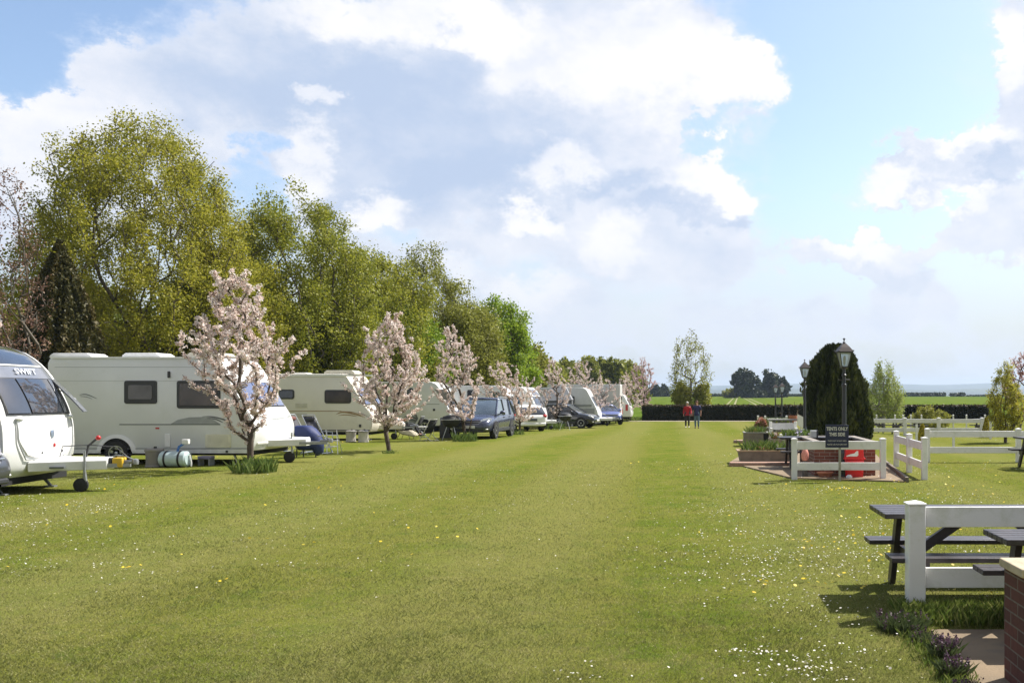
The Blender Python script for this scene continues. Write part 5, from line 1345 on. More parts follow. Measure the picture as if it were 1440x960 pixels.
# ------------------------------------------------------------------ lamp posts
m_lamp = mat('black_cast_iron', (.016, .017, .019), .35, var=.15, coat=.3)
m_lampglass = mat('clear_frosted_glass', (.62, .66, .66), .15, spec=.8, trans=.55)
m_cop = mat('bronze_lamp_hood', (.030, .018, .015), .45, .2)
def lamp(label, px, D, top):
    root = thing('lamp_post', label, 'lamp post', (XW(px, D), D, gz(D)), R(8), 'black lamp posts among the flower beds')
    T = ZW(top, D) - gz(D); b = T - .62
    MB().lathe([(.13, -.02), (.13, .04), (.105, .06), (.105, .50), (.115, .53), (.085, .58), (.06, .64), (.05, .70), (.045, b - .42), (.055, b - .41), (.055, b - .37), (.036, b - .35), (.034, b - .20), (.05, b - .19), (.05, b - .165), (.032, b - .15), (.03, b - .05), (.06, b - .03), (.075, b), (.02, b + .01)], 16).build('post', m_lamp, root)
    pa = MB()
    for s in (-1, 1): pa.tube([(0, 0, b - .27), (s * .13, 0, b - .27)], .012, 6)
    pa.build('ladder_bar', m_lamp, root)
    hd = MB()
    for i in range(4):
        a = R(45 + 90 * i); hd.tube([(math.cos(a) * .095, math.sin(a) * .095, b + .01), (math.cos(a) * .185, math.sin(a) * .185, b + .31)], .010, 6)
    q = .19; hd.box(-q * .74, q * .74, -q * .74, q * .74, b + .30, b + .325); hd.box(-.075, .075, -.075, .075, b - .01, b + .012)
    lt = hd.build('lantern', m_lamp, root)
    s0, s1 = .062, .122
    MB().add([(-s0, -s0, b + .015), (s0, -s0, b + .015), (s0, s0, b + .015), (-s0, s0, b + .015), (-s1, -s1, b + .30), (s1, -s1, b + .30), (s1, s1, b + .30), (-s1, s1, b + .30)], [(0, 1, 5, 4), (1, 2, 6, 5), (2, 3, 7, 6), (3, 0, 4, 7), (0, 3, 2, 1), (4, 5, 6, 7)]).build('glass', m_lampglass, lt, ang=0)
    MB().lathe([(.02, b + .04), (.028, b + .10), (.03, b + .2), (.01, b + .25)], 10).build('bulb', mat('bulb', (.7, .7, .66), .3), lt)
    c = .165
    MB().add([(-c, -c, b + .325), (c, -c, b + .325), (c, c, b + .325), (-c, c, b + .325), (-.10, -.10, b + .42), (.10, -.10, b + .42), (.10, .10, b + .42), (-.10, .10, b + .42), (-.035, -.035, b + .50), (.035, -.035, b + .50), (.035, .035, b + .50), (-.035, .035, b + .50)],
             [(3, 2, 1, 0), (0, 1, 5, 4), (1, 2, 6, 5), (2, 3, 7, 6), (3, 0, 4, 7), (4, 5, 9, 8), (5, 6, 10, 9), (6, 7, 11, 10), (7, 4, 8, 11), (8, 9, 10, 11)]).build('hood', m_cop, lt, ang=0)
    MB().lathe([(.035, b + .49), (.03, b + .53), (.012, b + .545), (.012, b + .57), (.028, b + .59), (.028, b + .605), (.004, b + .62)], 10).build('finial', m_lamp, lt)
    for i in range(4):
        a = R(45 + 90 * i); MB().ball((math.cos(a) * .225, math.sin(a) * .225, b + .345), .014, 8, 6).build('corner_knob', m_lamp, lt)
    return root
lamp('tallest and nearest black lamp post, in front of the dark yew behind the blue sign', 1187, 18.95, 475)
lamp('second black lamp post, standing just left of the dark yew', 1131.5, 30.5, 505)
lamp('right one of the two distant black lamp posts', 1099.5, 51, 536)
lamp('left and smallest of the two distant black lamp posts', 1090.5, 55, 538)

# ------------------------------------------------------------------ sign
D0 = 18.2; sg = thing('sign', 'dark blue square sign with white lettering on a post before the short fence', 'sign', (XW(1181, D0), D0, 0))
m_navy = mat('navy_sign_board', (.012, .016, .055), .4, var=.1)
k = D0 / F
bx0, bx1 = -20.5 * k, 12 * k; z0, z1 = ZW(629, D0), ZW(597, D0)
mb = MB(); mb.box(-.022, .022, -.01, .03, -.1, z1 - .03); mb.build('post', mat('grey_weathered_post', (.33, .31, .26), .8, var=.2), sg)
bd = MB().box(bx0, bx1, -.035, -.014, z0, z1).build('board', m_navy, sg, bevel=.003)
m_let = mat('white_lettering', (.66, .64, .60), .5)
Mx = lambda x, z: Matrix.Translation((x, -.037, z)) @ Matrix.Rotation(R(90), 4, 'X')
cxs = (bx0 + bx1) / 2
for t, s, py, sx_ in (('TENTS ONLY', .100, 602.8, .74), ('THIS SIDE', .100, 610.6, .76), ('THIS IS NOT A PLAY AREA', .040, 619.5, .82), ('PLEASE USE PLAYGROUND', .040, 624.6, .84)):
    text_part(t, s, Mx(cxs, ZW(py, D0)), m_let, bd, bold=.0022 if s > .05 else .0, sx=sx_)

# ------------------------------------------------------------------ brick planter, red bin, pots
def brick_mat(name, c1=(.20, .065, .04), c2=(.13, .045, .03), mortar=(.28, .24, .20), scale=1.0, vert=True):
    m = bpy.data.materials.new(name); nt, N, Lk = nodes_of(m); b = N['Principled BSDF']
    tc = N.new('ShaderNodeTexCoord'); sp = N.new('ShaderNodeSeparateXYZ'); cb = N.new('ShaderNodeCombineXYZ'); ad = N.new('ShaderNodeMath'); ad.operation = 'ADD'
    Lk.new(tc.outputs['Object'], sp.inputs[0]); Lk.new(sp.outputs['X'], ad.inputs[0]); Lk.new(sp.outputs['Y'], ad.inputs[1]); Lk.new(ad.outputs[0], cb.inputs[0]); Lk.new(sp.outputs['Z'], cb.inputs[1])
    br = N.new('ShaderNodeTexBrick'); Lk.new(cb.outputs[0], br.inputs['Vector']); br.inputs['Scale'].default_value = scale
    br.inputs['Brick Width'].default_value = .225; br.inputs['Row Height'].default_value = .075; br.inputs['Mortar Size'].default_value = .006; br.inputs['Mortar Smooth'].default_value = .2
    br.inputs['Color1'].default_value = (*c1, 1); br.inputs['Color2'].default_value = (*c2, 1); br.inputs['Mortar'].default_value = (*mortar, 1)
    nz = N.new('ShaderNodeTexNoise'); nz.inputs['Scale'].default_value = 24; nz.inputs['Detail'].default_value = 6; Lk.new(tc.outputs['Object'], nz.inputs['Vector'])
    mr = N.new('ShaderNodeMapRange'); mr.inputs['To Min'].default_value = .6; mr.inputs['To Max'].default_value = 1.4; Lk.new(nz.outputs['Fac'], mr.inputs['Value'])
    sc = N.new('ShaderNodeVectorMath'); sc.operation = 'SCALE'; Lk.new(br.outputs['Color'], sc.inputs[0]); Lk.new(mr.outputs['Result'], sc.inputs['Scale']); Lk.new(sc.outputs[0], b.inputs['Base Color'])
    b.inputs['Roughness'].default_value = .85
    bp = N.new('ShaderNodeBump'); bp.inputs['Strength'].default_value = .6; bp.inputs['Distance'].default_value = .008; bp.invert = True; Lk.new(br.outputs['Fac'], bp.inputs['Height']); Lk.new(bp.outputs['Normal'], b.inputs['Normal'])
    return m
m_brick = brick_mat('red_brick')
m_stone = mat('sandstone_coping', (.44, .36, .24), .8, var=.2, scale=8, bump=.4, bscale=40, dirt=(.30, .24, .17), dscale=6)
m_conc = mat('worn_sandy_concrete', (.20, .145, .085), .9, var=.18, scale=3, bump=.4, bscale=60, dirt=(.16, .125, .085), dscale=3.5)
m_earth = mat('dark_planter_soil', (.035, .028, .02), .95, var=.5, scale=20, bump=1, bscale=30)

yb0, yb1 = 19.15, 21.7; xa, xb_ = XW(1145, yb0), XW(1231, yb0)
pl = thing('brick_planter', 'red brick raised planter bed with pale coping behind the short fence and blue sign', 'planter', (xa, yb0, 0)); Lx = xb_ - xa; Ly = yb1 - yb0
mb = MB()
for a in ((0, Lx, 0, .11), (0, Lx, Ly - .11, Ly), (0, .11, .11, Ly - .11), (Lx - .11, Lx, .11, Ly - .11)): mb.box(*a, -.05, .72)
mb.build('wall', m_brick, pl, ang=0)
mb = MB()
for a in ((-.03, Lx + .03, -.03, .15), (-.03, Lx + .03, Ly - .15, Ly + .03), (-.03, .15, .15, Ly - .15), (Lx - .15, Lx + .03, .15, Ly - .15)): mb.box(*a, .72, .77)
mb.build('coping', mat('grey_brown_coping', (.22, .19, .16), .8, var=.2), pl, bevel=.008)
MB().box(.11, Lx - .11, .11, Ly - .11, .3, .66).build('soil', m_earth, pl)

# near pillar
yp = 5.13; xp = 1.925
pr = thing('brick_pillar', 'dark red brick pillar with a sandstone cap in the lower right corner', 'pillar', (xp, yp, 0))
MB().box(0, .335, 0, .335, -.1, .70).build('shaft', brick_mat('dark_red_brick', (.115, .036, .026), (.075, .028, .022), (.15, .115, .09)), pr, ang=0)
MB().box(-.025, .36, -.025, .36, .70, .752).build('cap', m_stone, pr, bevel=.008, ang=0)

# red bin
rb = thing('red_bin', 'bright red plastic bin with a white symbol in front of the brick planter', 'bin', (XW(1201.5, 18.85), 18.9, 0))
m_redp = mat('bright_red_plastic', (.62, .018, .022), .35, var=.06)
MB().add([(-.19, -.13, .0), (.17, -.13, .0), (.17, .13, 0), (-.19, .13, 0), (-.21, -.15, .40), (.19, -.15, .40), (.19, .15, .40), (-.21, .15, .40)], [(3, 2, 1, 0), (0, 1, 5, 4), (1, 2, 6, 5), (2, 3, 7, 6), (3, 0, 4, 7), (4, 5, 6, 7)]).build('tub', m_redp, rb, bevel=.02)
MB().prism([(-.235, .40), (.215, .40), (.215, .435), (.18, .45), (.165, .66), (.13, .70), (-.16, .70), (-.20, .66), (-.215, .45), (-.235, .435)], -.17, .15).build('lid', m_redp, rb, bevel=.015)
MB().prism([(-.19, .485), (-.10, .52), (-.02, .535), (.02, .58), (.055, .585), (.06, .50), (.03, .47), (-.10, .47), (-.19, .465)], -.182, -.168).build('symbol', m_whitep, rb)

def pot(label, px, D, r=.14, h=.22, m=None, cat='flower pot'):
    t = thing('flower_pot', label, cat, (XW(px, D), D, gz(D)))
    MB().lathe([(r * .7, 0), (r * .95, h * .82), (r * 1.08, h * .83), (r * 1.08, h), (r * .95, h), (r * .9, h * .9), (.01, h * .88)], 18).build('pot', m or mat('terracotta', (.36, .14, .08), .8, var=.15), t)
    return t
m_flow = lambda n, a, b, c: leafmat(n, a, b, c, .2)
m_lilac = m_flow('lilac_petals', (.35, .30, .50), (.50, .45, .68), (.68, .64, .80)); m_whitef = m_flow('white_petals', (.6, .6, .55), (.74, .74, .70), (.85, .85, .82)); m_rust = m_flow('rusty_heather', (.22, .08, .05), (.36, .16, .09), (.50, .28, .18))
m_pinkf = m_flow('salmon_petals', (.50, .14, .10), (.60, .22, .16), (.68, .36, .28)); m_yel = m_flow('golden_foliage', (.28, .24, .03), (.42, .36, .04), (.55, .46, .07))

def plants(parent, x0, x1, y0, y1, z, n, h, flowers, seed, w=.02, leaf=None, name='leaves', fs=.05, lean=.45):
    r = np.random.default_rng(seed)
    P = np.stack([r.uniform(x0, x1, n), r.uniform(y0, y1, n), np.full(n, z)], 1)
    blade_mesh(name, P, h * r.uniform(.4, 1.1, n), np.full(n, w), r, leaf or leaf_blade, parent, lean=lean)
    for m, k, lo, hi in flowers:
        uu = r.uniform(0, 1, k); cc = np.stack([x0 + (x1 - x0) * (uu * 1.16 - .08), r.uniform(y0, y1, k), z + r.uniform(lo, hi, k) * (1 - .75 * np.abs(2 * uu - 1) ** 1.6)], 1); C = np.repeat(cc, 6, 0) + r.normal(size=(k * 6, 3)) * fs * .5
        V, Fc = quads(C, fs * r.uniform(.7, 1.2, len(C)), r, aspect=1.2); npmesh('flowers', V, Fc, m, parent, r.uniform(0, 1, len(C)))
plants(pl, .15, 1.3, .3, 2.4, .60, 260, .12, [], 601)
pot('terracotta pot standing at the left foot of the short fence', 1160, 18.9, .17, .13)
fg = thing('garden_ornament', 'small salmon pink garden figure seen through the left end of the short fence', 'ornament', (XW(1132, 19.0), 19.0, 0))
MB().lathe([(.07, 0), (.075, .03), (.06, .06), (.06, .30), (.04, .36)], 12).build('pedestal', mat('dark_pedestal', (.08, .07, .06), .8), fg)
MB().lathe([(.05, .36), (.085, .42), (.08, .52), (.05, .60), (.03, .62), (.05, .66), (.045, .71), (.01, .74)], 12).build('figure', mat('salmon_figure', (.55, .22, .17), .6), fg)
sb = thing('edging_stone', 'rounded white stone beside the lamp post foot', 'stone', (XW(1194, 18.6), 18.6, 0)); MB().ball((0, 0, .04), (.07, .06, .06)).build('stone', m_whitep, sb)

# ------------------------------------------------------------------ paving and planters on the left of the sign
def gpoly(name, pts, dz, m, th=.06, kind='structure'):
    P = [place(*p) for p in pts]; n = len(P)
    mb = MB().add([(p.x, p.y, p.z + dz) for p in P] + [(p.x, p.y, p.z + dz - th) for p in P], [tuple(range(n)), tuple(range(2 * n - 1, n - 1, -1))] + [(i, (i + 1) % n, n + (i + 1) % n, n + i) for i in range(n)])
    o = mb.build(name, m); tag(o, kind=kind); return o
gpoly('paving', [(1026, 651), (1060, 660), (1113, 673), (1272, 678), (1256, 664), (1243, 652), (1232, 640), (1120, 632), (1060, 630)], .03, m_conc)
ed = thing('timber_edging', 'dark timber edging board running towards the viewer right of the short fence', 'edging', (0, 0, 0))
p0, p1 = place(1243, 651), place(1276, 678); MB().beam((p0.x, p0.y, .04), (p1.x, p1.y, .04), .06, .12).build('board', mat('old_grey_timber', (.16, .13, .10), .9, var=.2), ed)
gpoly('paving', [(1309, 888), (1325, 912), (1338, 935), (1352, 965), (1346, 1010), (1700, 1010), (1640, 888)], .02, m_conc)

# long low timber planter nearest
def trough(label, x0, x1, y, d, h, m, flare=.0, coping=None, seed=1, fl=(), nl=300, lh=.28, cat='planter', name='timber_planter', rim=.03):
    t = thing(name, label, cat, (x0, y, gz(y))); L = x1 - x0
    mb = MB()
    def wl(a, b, c, e): mb.add([(a[0], a[1], 0), (b[0], b[1], 0), (c[0], c[1], h), (e[0], e[1], h)], [(0, 1, 2, 3)])
    o = flare
    mb.box(0, L, 0, .05, -.03, h); mb.box(0, L, d - .05, d, -.03, h); mb.box(0, .05, .05, d - .05, -.03, h); mb.box(L - .05, L, .05, d - .05, -.03, h)
    if flare: mb.v = [(x + (x - L / 2) / (L / 2) * flare * (z > .1) * 1.0, y_ + (y_ - d / 2) * flare * (z > .1), z + (.05 * abs((x - L / 2) / (L / 2)) ** 2 * (z > .1))) for x, y_, z in mb.v]
    mb.build('wall', m, t, ang=0)
    MB().box(.05, L - .05, .05, d - .05, 0, h * .8).build('soil', m_earth, t)
    if coping:
        mb = MB(); e = rim
        for a in ((-e, L + e, -e, .06), (-e, L + e, d - .06, d + e), (-e, .06, .06, d - .06), (L - .06, L + e, .06, d - .06)): mb.box(*a, h, h + .03)
        if flare: mb.v = [(x + (x - L / 2) / (L / 2) * flare, y_, z + .05 * abs((x - L / 2) / (L / 2)) ** 2) for x, y_, z in mb.v]
        mb.build('rim', coping, t)
    plants(t, .08, L - .08, .08, d - .08, h * .8, nl, lh, fl, seed)
    return t
m_tim = mat('weathered_planter_timber', (.22, .19, .15), .85, var=.25, scale=5, bump=.3)
m_tim2 = mat('pale_brown_timber', (.33, .24, .14), .8, var=.25, scale=6, bump=.3)
D0 = 22.6; trough('long flared timber planter with curved pale rim, left of the dark picnic table', XW(1043, D0), XW(1118, D0), D0, .8, .27, m_tim, .08, m_tim2, 611, [(m_whitef, 22, .1, .3), (m_pinkf, 22, .1, .2), (m_rust, 60, .0, .25)], 520, .40)
lg = thing('brick_edging', 'low curved brick edging in front of the flared planter', 'edging', (XW(1026, 22.0), 21.9, 0))
MB().box(0, XW(1112, 22) - XW(1026, 22), 0, .35, -.02, .10).build('course', brick_mat('pink_paving_brick', (.36, .22, .16), (.30, .17, .12)), lg, bevel=.02)
D0 = 30.5; t = trough('square grey timber planter box with a black painted gap at its right end', XW(1047, D0), XW(1081, D0), D0, .8, .46, m_tim, 0, mat('grey_planter_rim', (.26, .26, .24), .8), 612, [(m_rust, 40, .0, .2), (m_yel, 30, 0, .2)], 260, .34)
L_ = XW(1081, D0) - XW(1047, D0); MB().box(L_ * .78, L_ + .005, -.012, -.002, .04, .44).build('gap_shade_panel', m_under, t)  # thin black panel on the face paints the shade inside a gap
D0 = 25.5; trough('narrow timber planter with orange-brown plants between the square box and the dark table', XW(1084, D0), XW(1100, D0), D0, .9, .50, m_tim, 0, None, 613, [(m_rust, 30, .1, .3), (m_whitef, 22, .1, .3)], 140, .3)
ls = thing('brick_edging', 'flat round brick slab left of the square planter box', 'edging', (XW(1047, 33), 33, 0)); MB().lathe([(.40, -.02), (.42, .04), (.40, .10), (.01, .11)], 20).build('slab', brick_mat('brown_paving_brick', (.36, .24, .17), (.28, .18, .12)), ls)
D0 = 38; t = trough('planter full of rusty orange heather in the middle of the flower beds', XW(1061, D0), XW(1081, D0), D0, .7, .45, m_tim, 0, None, 614, [(m_rust, 260, .02, .50), (m_pinkf, 30, .3, .52)], 200, .35, )
D0 = 27.5; trough('planter of lilac and white flowers behind the dark picnic table', XW(1103, D0), XW(1146, D0), D0, .9, .42, m_tim, 0, None, 615, [(m_lilac, 70, .1, .32), (m_whitef, 26, .1, .42)], 700, .36)
D0 = 48; trough('distant long planter with yellow-green plants before the distant low fence', XW(1072, D0), XW(1112, D0), D0, .8, .5, m_tim, 0, None, 616, [(m_yel, 30, .0, .3)], 420, .4)
pot('terracotta pot on the distant flower bed under the thin bare sapling', 1115, 44, .20, .9)
for i, (px, D, h, lb) in enumerate(((1297, 31.5, .72, 'small yellow conifer beside the thin white stake'), (1387, 37.5, .85, 'small yellow conifer by the far fence end post'))):
    rng_ = np.random.default_rng(640 + i); t = thing('small_conifer', lb, 'shrub', gp(px, D), 0, 'small yellow conifers'); n = 900; hh = rng_.uniform(0, 1, n); a = rng_.uniform(0, 6.28, n); rr = (1 - hh) * .20 + .03
    V, Fc = quads(np.stack([np.cos(a) * rr, np.sin(a) * rr, hh * h], 1), np.full(n, .06), rng_, up=(0, 0, 1), flat=.5); npmesh('foliage', V, Fc, m_yel, t, rng_.uniform(0, 1, n)); MB().tube([(0, 0, -.03), (0, 0, h * .7)], .015, 6).build('stem', bark_brown, t)
make_tree('sapling', 'thin leafless sapling rising from the flower beds left of the second lamp post', 'tree', zt(1112, 0, 46), 651, 1.75, .8, .5, 26, 12, .03, bark_brown, leaf_olive, [(.3, .8), (.6, 1), (1, .2)], twig=.006, seg=.2, spread=.03)

# white slatted bench
D0 = 30.6; be = thing('garden_bench', 'white slatted garden bench seen from the front among the flower beds', 'bench', (XW(1101, D0), D0, 0), 0)
w2 = (XW(1119, D0) - XW(1084, D0)) / 2
for s in (-1, 1):
    MB().box(s * w2 - .05, s * w2 + .05, -.05, .03, 0, .86).build('post', m_pvcf, be, bevel=.01); MB().box(s * w2 - .035, s * w2 + .035, -.50, -.43, 0, .60).build('leg', m_pvcf, be); MB().box(s * w2 - .04, s * w2 + .04, -.5, -.05, .60, .64).build('armrest', m_pvcf, be)
mb = MB(); mb.box(-w2 + .05, w2 - .05, -.03, .01, .58, .80); mb.build('backrest', mat('pale_grey_paint', (.55, .55, .56), .6), be, bevel=.006)
mb = MB()
for i in range(4): mb.box(-w2 + .05, w2 - .05, -.5 + i * .115, -.40 + i * .115, .40, .43)
mb.build('seat', m_pvcf, be)
nbd = thing('notice_board', 'small slanting white board on a post right of the bench', 'board', (XW(1126, 34), 34, gz(34)))
MB().box(-.03, .03, 0, .05, 0, .9).build('post', m_pvcf, nbd); MB().add([(-.13, -.03, .62), (.12, -.03, .50), (.12, -.03, .92), (-.13, -.03, 1.05), (-.13, 0, .62), (.12, 0, .50), (.12, 0, .92), (-.13, 0, 1.05)], [(0, 1, 2, 3), (7, 6, 5, 4), (0, 4, 5, 1), (1, 5, 6, 2), (2, 6, 7, 3), (3, 7, 4, 0)]).build('panel', m_pvcf, nbd)

# lavender at the path edge
def lavender(label, px, py, r, h, n, seed, ns):
    p = place(px, py); rg = np.random.default_rng(seed); t = thing('lavender_plant', label, 'plant', p, 0, 'lavender along the path edge')
    a = rg.uniform(0, 6.28, n); q = np.sqrt(rg.uniform(0, 1, n)) * r; P = np.stack([np.cos(a) * q, np.sin(a) * q, np.zeros(n)], 1)
    blade_mesh('leaves', P, h * rg.uniform(.4, .95, n), np.full(n, .0065), rg, leafmat('lavender_leaf', (.05, .075, .03), (.09, .12, .045), (.14, .17, .06), .25), t, lean=.55)
    a = rg.uniform(0, 6.28, ns); q = np.sqrt(rg.uniform(0, 1, ns)) * r * 1.15; hh = h * rg.uniform(.6, 1.15, ns)
    C = []
    for i in range(ns):
        for j in range(14): C.append((math.cos(a[i]) * q[i] + rg.normal() * .006, math.sin(a[i]) * q[i] + rg.normal() * .006, hh[i] - j * .0055))
    C = np.array(C); V, Fc = quads(C, rg.uniform(.007, .014, len(C)), rg); npmesh('flowers', V, Fc, leafmat('lavender_flower', (.05, .025, .04), (.11, .055, .09), (.20, .12, .17), .2), t, rg.uniform(0, 1, len(C)))
lavender('leafy lavender clump at the foot of the nearest white post', 1268, 885, .17, .13, 1300, 701, 30)
lavender('purple lavender beside the near corner of the paving', 1328, 928, .075, .15, 500, 702, 42)
lavender('second purple lavender along the paving edge', 1342, 952, .075, .13, 450, 703, 40)
lavender('lavender tuft at the bottom edge of the picture by the paving', 1362, 982, .08, .11, 400, 704, 36)
lavender('small lavender sprig between the two clumps', 1300, 905, .08, .10, 400, 705, 14)

# ------------------------------------------------------------------ folding chairs, cover, small table
m_silver = mat('silver_tube', (.60, .61, .62), .3, .6, var=.05)
m_cush = mat('charcoal_padding', (.05, .05, .058), .8, var=.15, bump=.3)
def recliner(label, X, Y, rz, cush=None, pillow=None):
    t = thing('folding_chair', label, 'folding chair', (X, Y, gz(Y)), rz, 'reclining camping chairs beside the caravans')
    fr = MB()
    for s in (-.25, .25):
        fr.tube([(.42, s, .02), (.12, s, .45), (-.30, s, 1.16)], .014, 6); fr.tube([(-.35, s, .02), (.30, s, .46)], .013, 6); fr.tube([(-.02, s, .66), (.40, s, .64), (.42, s, .40)], .013, 6)
    fr.tube([(.42, -.25, .02), (.42, .25, .02)], .013, 6); fr.tube([(-.35, -.25, .02), (-.35, .25, .02)], .013, 6); fr.tube([(-.30, -.25, 1.16), (-.30, .25, 1.16)], .013, 6); fr.box(.36, .44, -.25, .25, .17, .20)
    fr.build('frame', m_silver, t)
    s = MB().add([(.42, -.22, .44), (.42, .22, .44), (.10, .22, .42), (.10, -.22, .42), (-.28, .22, 1.12), (-.28, -.22, 1.12)], [(0, 1, 2, 3), (3, 2, 4, 5)]).build('seat', cush or m_cush, t, ang=20); q = s.modifiers.new('s', 'SOLIDIFY'); q.thickness = .035
    MB().ball((-.22, 0, 1.03), (.06, .19, .075)).build('pillow', pillow or m_cush, t)
    return t
recliner('silver framed reclining chair with a dark headrest, right behind the blue cover', XW(444, 27.0), 27.0, R(-20))
recliner('silver framed reclining chair with a red-brown headrest, left behind the blue cover', XW(416, 27.6), 27.8, R(-10), pillow=mat('red_brown_padding', (.16, .06, .05), .8))
recliner('low reclining chair with a silver frame left of the blue-grey car', XW(604, 34.5), 34.5, R(150), mat('black_padding', (.02, .02, .025), .8)).scale = (.8, .8, .72)
recliner('silver folding chair pulled up to the small white table beside the far motorhome', XW(588, 42), 42, R(170), mat('black_padding', (.02, .02, .025), .8)).scale = (.8, .8, .75)
# step ladder
st = thing('step_ladder', 'short silver step ladder standing right of the blue cover', 'step ladder', (XW(467, 26.8), 26.8, 0))
mb = MB()
for s in (-.16, .16): mb.tube([(s + .06, -.12, 0), (s - .02, 0, .72)], .012, 6); mb.tube([(s + .06, .22, 0), (s - .02, 0, .70)], .010, 6)
mb.build('rail', m_silver, st)
for z in (.22, .40, .56): MB().box(-.16 + .05 - z * .08, .16 + .05 - z * .08, -.14 + z * .15, -.04 + z * .15, z - .012, z + .012).build('tread', m_whitep, st)
# blue cover bag, a sagging cloth shape over a hitch
cvr = thing('blue_cover', 'navy blue fabric cover draped over a hitch in front of the reclining chairs', 'cover', (XW(434, 25.3), 25.3, 0))
n = 18; vs = []; fs = []; rc = random.Random(4)
lev = [(.20, .0, .62), (.30, .02, .90), (.50, .02, 1.0), (.72, -.02, .92), (.86, -.10, .72), (.90, -.12, .45)]
for z, ox, sc in lev:
    for j in range(n):
        a = 2 * math.pi * j / n; x = math.cos(a) * .42 * sc + ox; y = math.sin(a) * .24 * sc; w_ = .022 * math.sin(5 * a + z * 6)
        vs.append((x + w_, y + w_, z - .30 * max(0, x) * (z > .4) - (.16 if (x > .22 and z < .35) else 0)))
fs = [(i * n + j, i * n + (j + 1) % n, (i + 1) * n + (j + 1) % n, (i + 1) * n + j) for i in range(len(lev) - 1) for j in range(n)] + [tuple(range(n)), tuple(range((len(lev) - 1) * n, len(lev) * n))]
MB().add(vs, fs).build('cloth', mat('navy_fabric', (.015, .028, .11), .65, var=.2, scale=5, bump=.6, bscale=9), cvr, ang=60)
MB().add([(-.12, -.25, .50), (.12, -.25, .54), (.14, -.256, .60), (-.08, -.254, .55)], [(0, 1, 2, 3)]).build('logo', mat('pale_print', (.45, .47, .52), .6), cvr)
for x, y in ((-.30, -.1), (-.2, .12), (.25, -.12)): MB().tube([(x, y, 0), (x + .02, y, .40)], .018, 6).build('leg', m_dk, cvr)
# round black barbecue cover and table by the blue-grey car
bb = thing('barbecue', 'round black covered kettle barbecue standing left of the blue-grey car', 'barbecue', (XW(634, 35.2), 35.2, gz(35.2)))
MB().lathe([(.05, .48), (.26, .56), (.36, .70), (.38, .80), (.30, .93), (.12, .99), (.01, 1.0)], 24).build('bowl', m_rubber, bb); MB().lathe([(.37, .795), (.39, .80), (.39, .815), (.37, .82)], 24).build('rim', m_silver, bb)
for a in (90, 210, 330): MB().tube([(math.cos(R(a)) * .15, math.sin(R(a)) * .15, .55), (math.cos(R(a)) * .34, math.sin(R(a)) * .34, 0)], .013, 6).build('leg', m_silver, bb)
bb2 = copy_tree(bb, (XW(795, 54), 54, gz(54)), 0, 'round dark covered barbecue in front of the black car, by the slim blossom tree', scale=1.05); bb2.name = 'barbecue'
tb = thing('camping_table', 'small low white camping table on the grass left of the folding chair', 'table', (XW(598, 38), 38, gz(38)))
MB().box(-.33, .33, -.25, .25, .44, .465).build('tabletop', m_whitep, tb)
for x in (-.3, .3):
    for y in (-.22, .22): MB().tube([(x, y, 0), (x * .95, y, .44)], .011, 6).build('leg', m_silver, tb)
cb_ = thing('cool_box', 'navy blue cool box behind the round barbecue', 'box', (XW(627, 37.5), 37.5, gz(37.5))); MB().box(-.2, .2, -.15, .15, .55, .85).build('body', mat('navy_plastic', (.015, .018, .06), .5), cb_, bevel=.02); MB().box(-.22, .22, -.17, .17, .0, .55).build('stand', m_dk, cb_)
# ------------------------------------------------------------------ people
m_skin = mat('skin', (.50, .27, .19), .55, var=.06)

def skinned(name, J, E, radii, material, parent, sub=1, root_i=0):
    me = bpy.data.meshes.new(name); me.from_pydata([tuple(j) for j in J], E, []); me.update(); me.materials.append(material)
    o = bpy.data.objects.new(name, me); COL.objects.link(o); o.parent = parent
    sk = o.modifiers.new('skin', 'SKIN'); sk.use_smooth_shade = True
    if not me.skin_vertices: me.skin_vertices.new()
    for i, r in enumerate(radii):
        v = me.skin_vertices[0].data[i]; v.radius = r if isinstance(r, tuple) else (r, r); v.use_root = (i == root_i)
    s = o.modifiers.new('sub', 'SUBSURF'); s.levels = sub; s.render_levels = sub
    return o


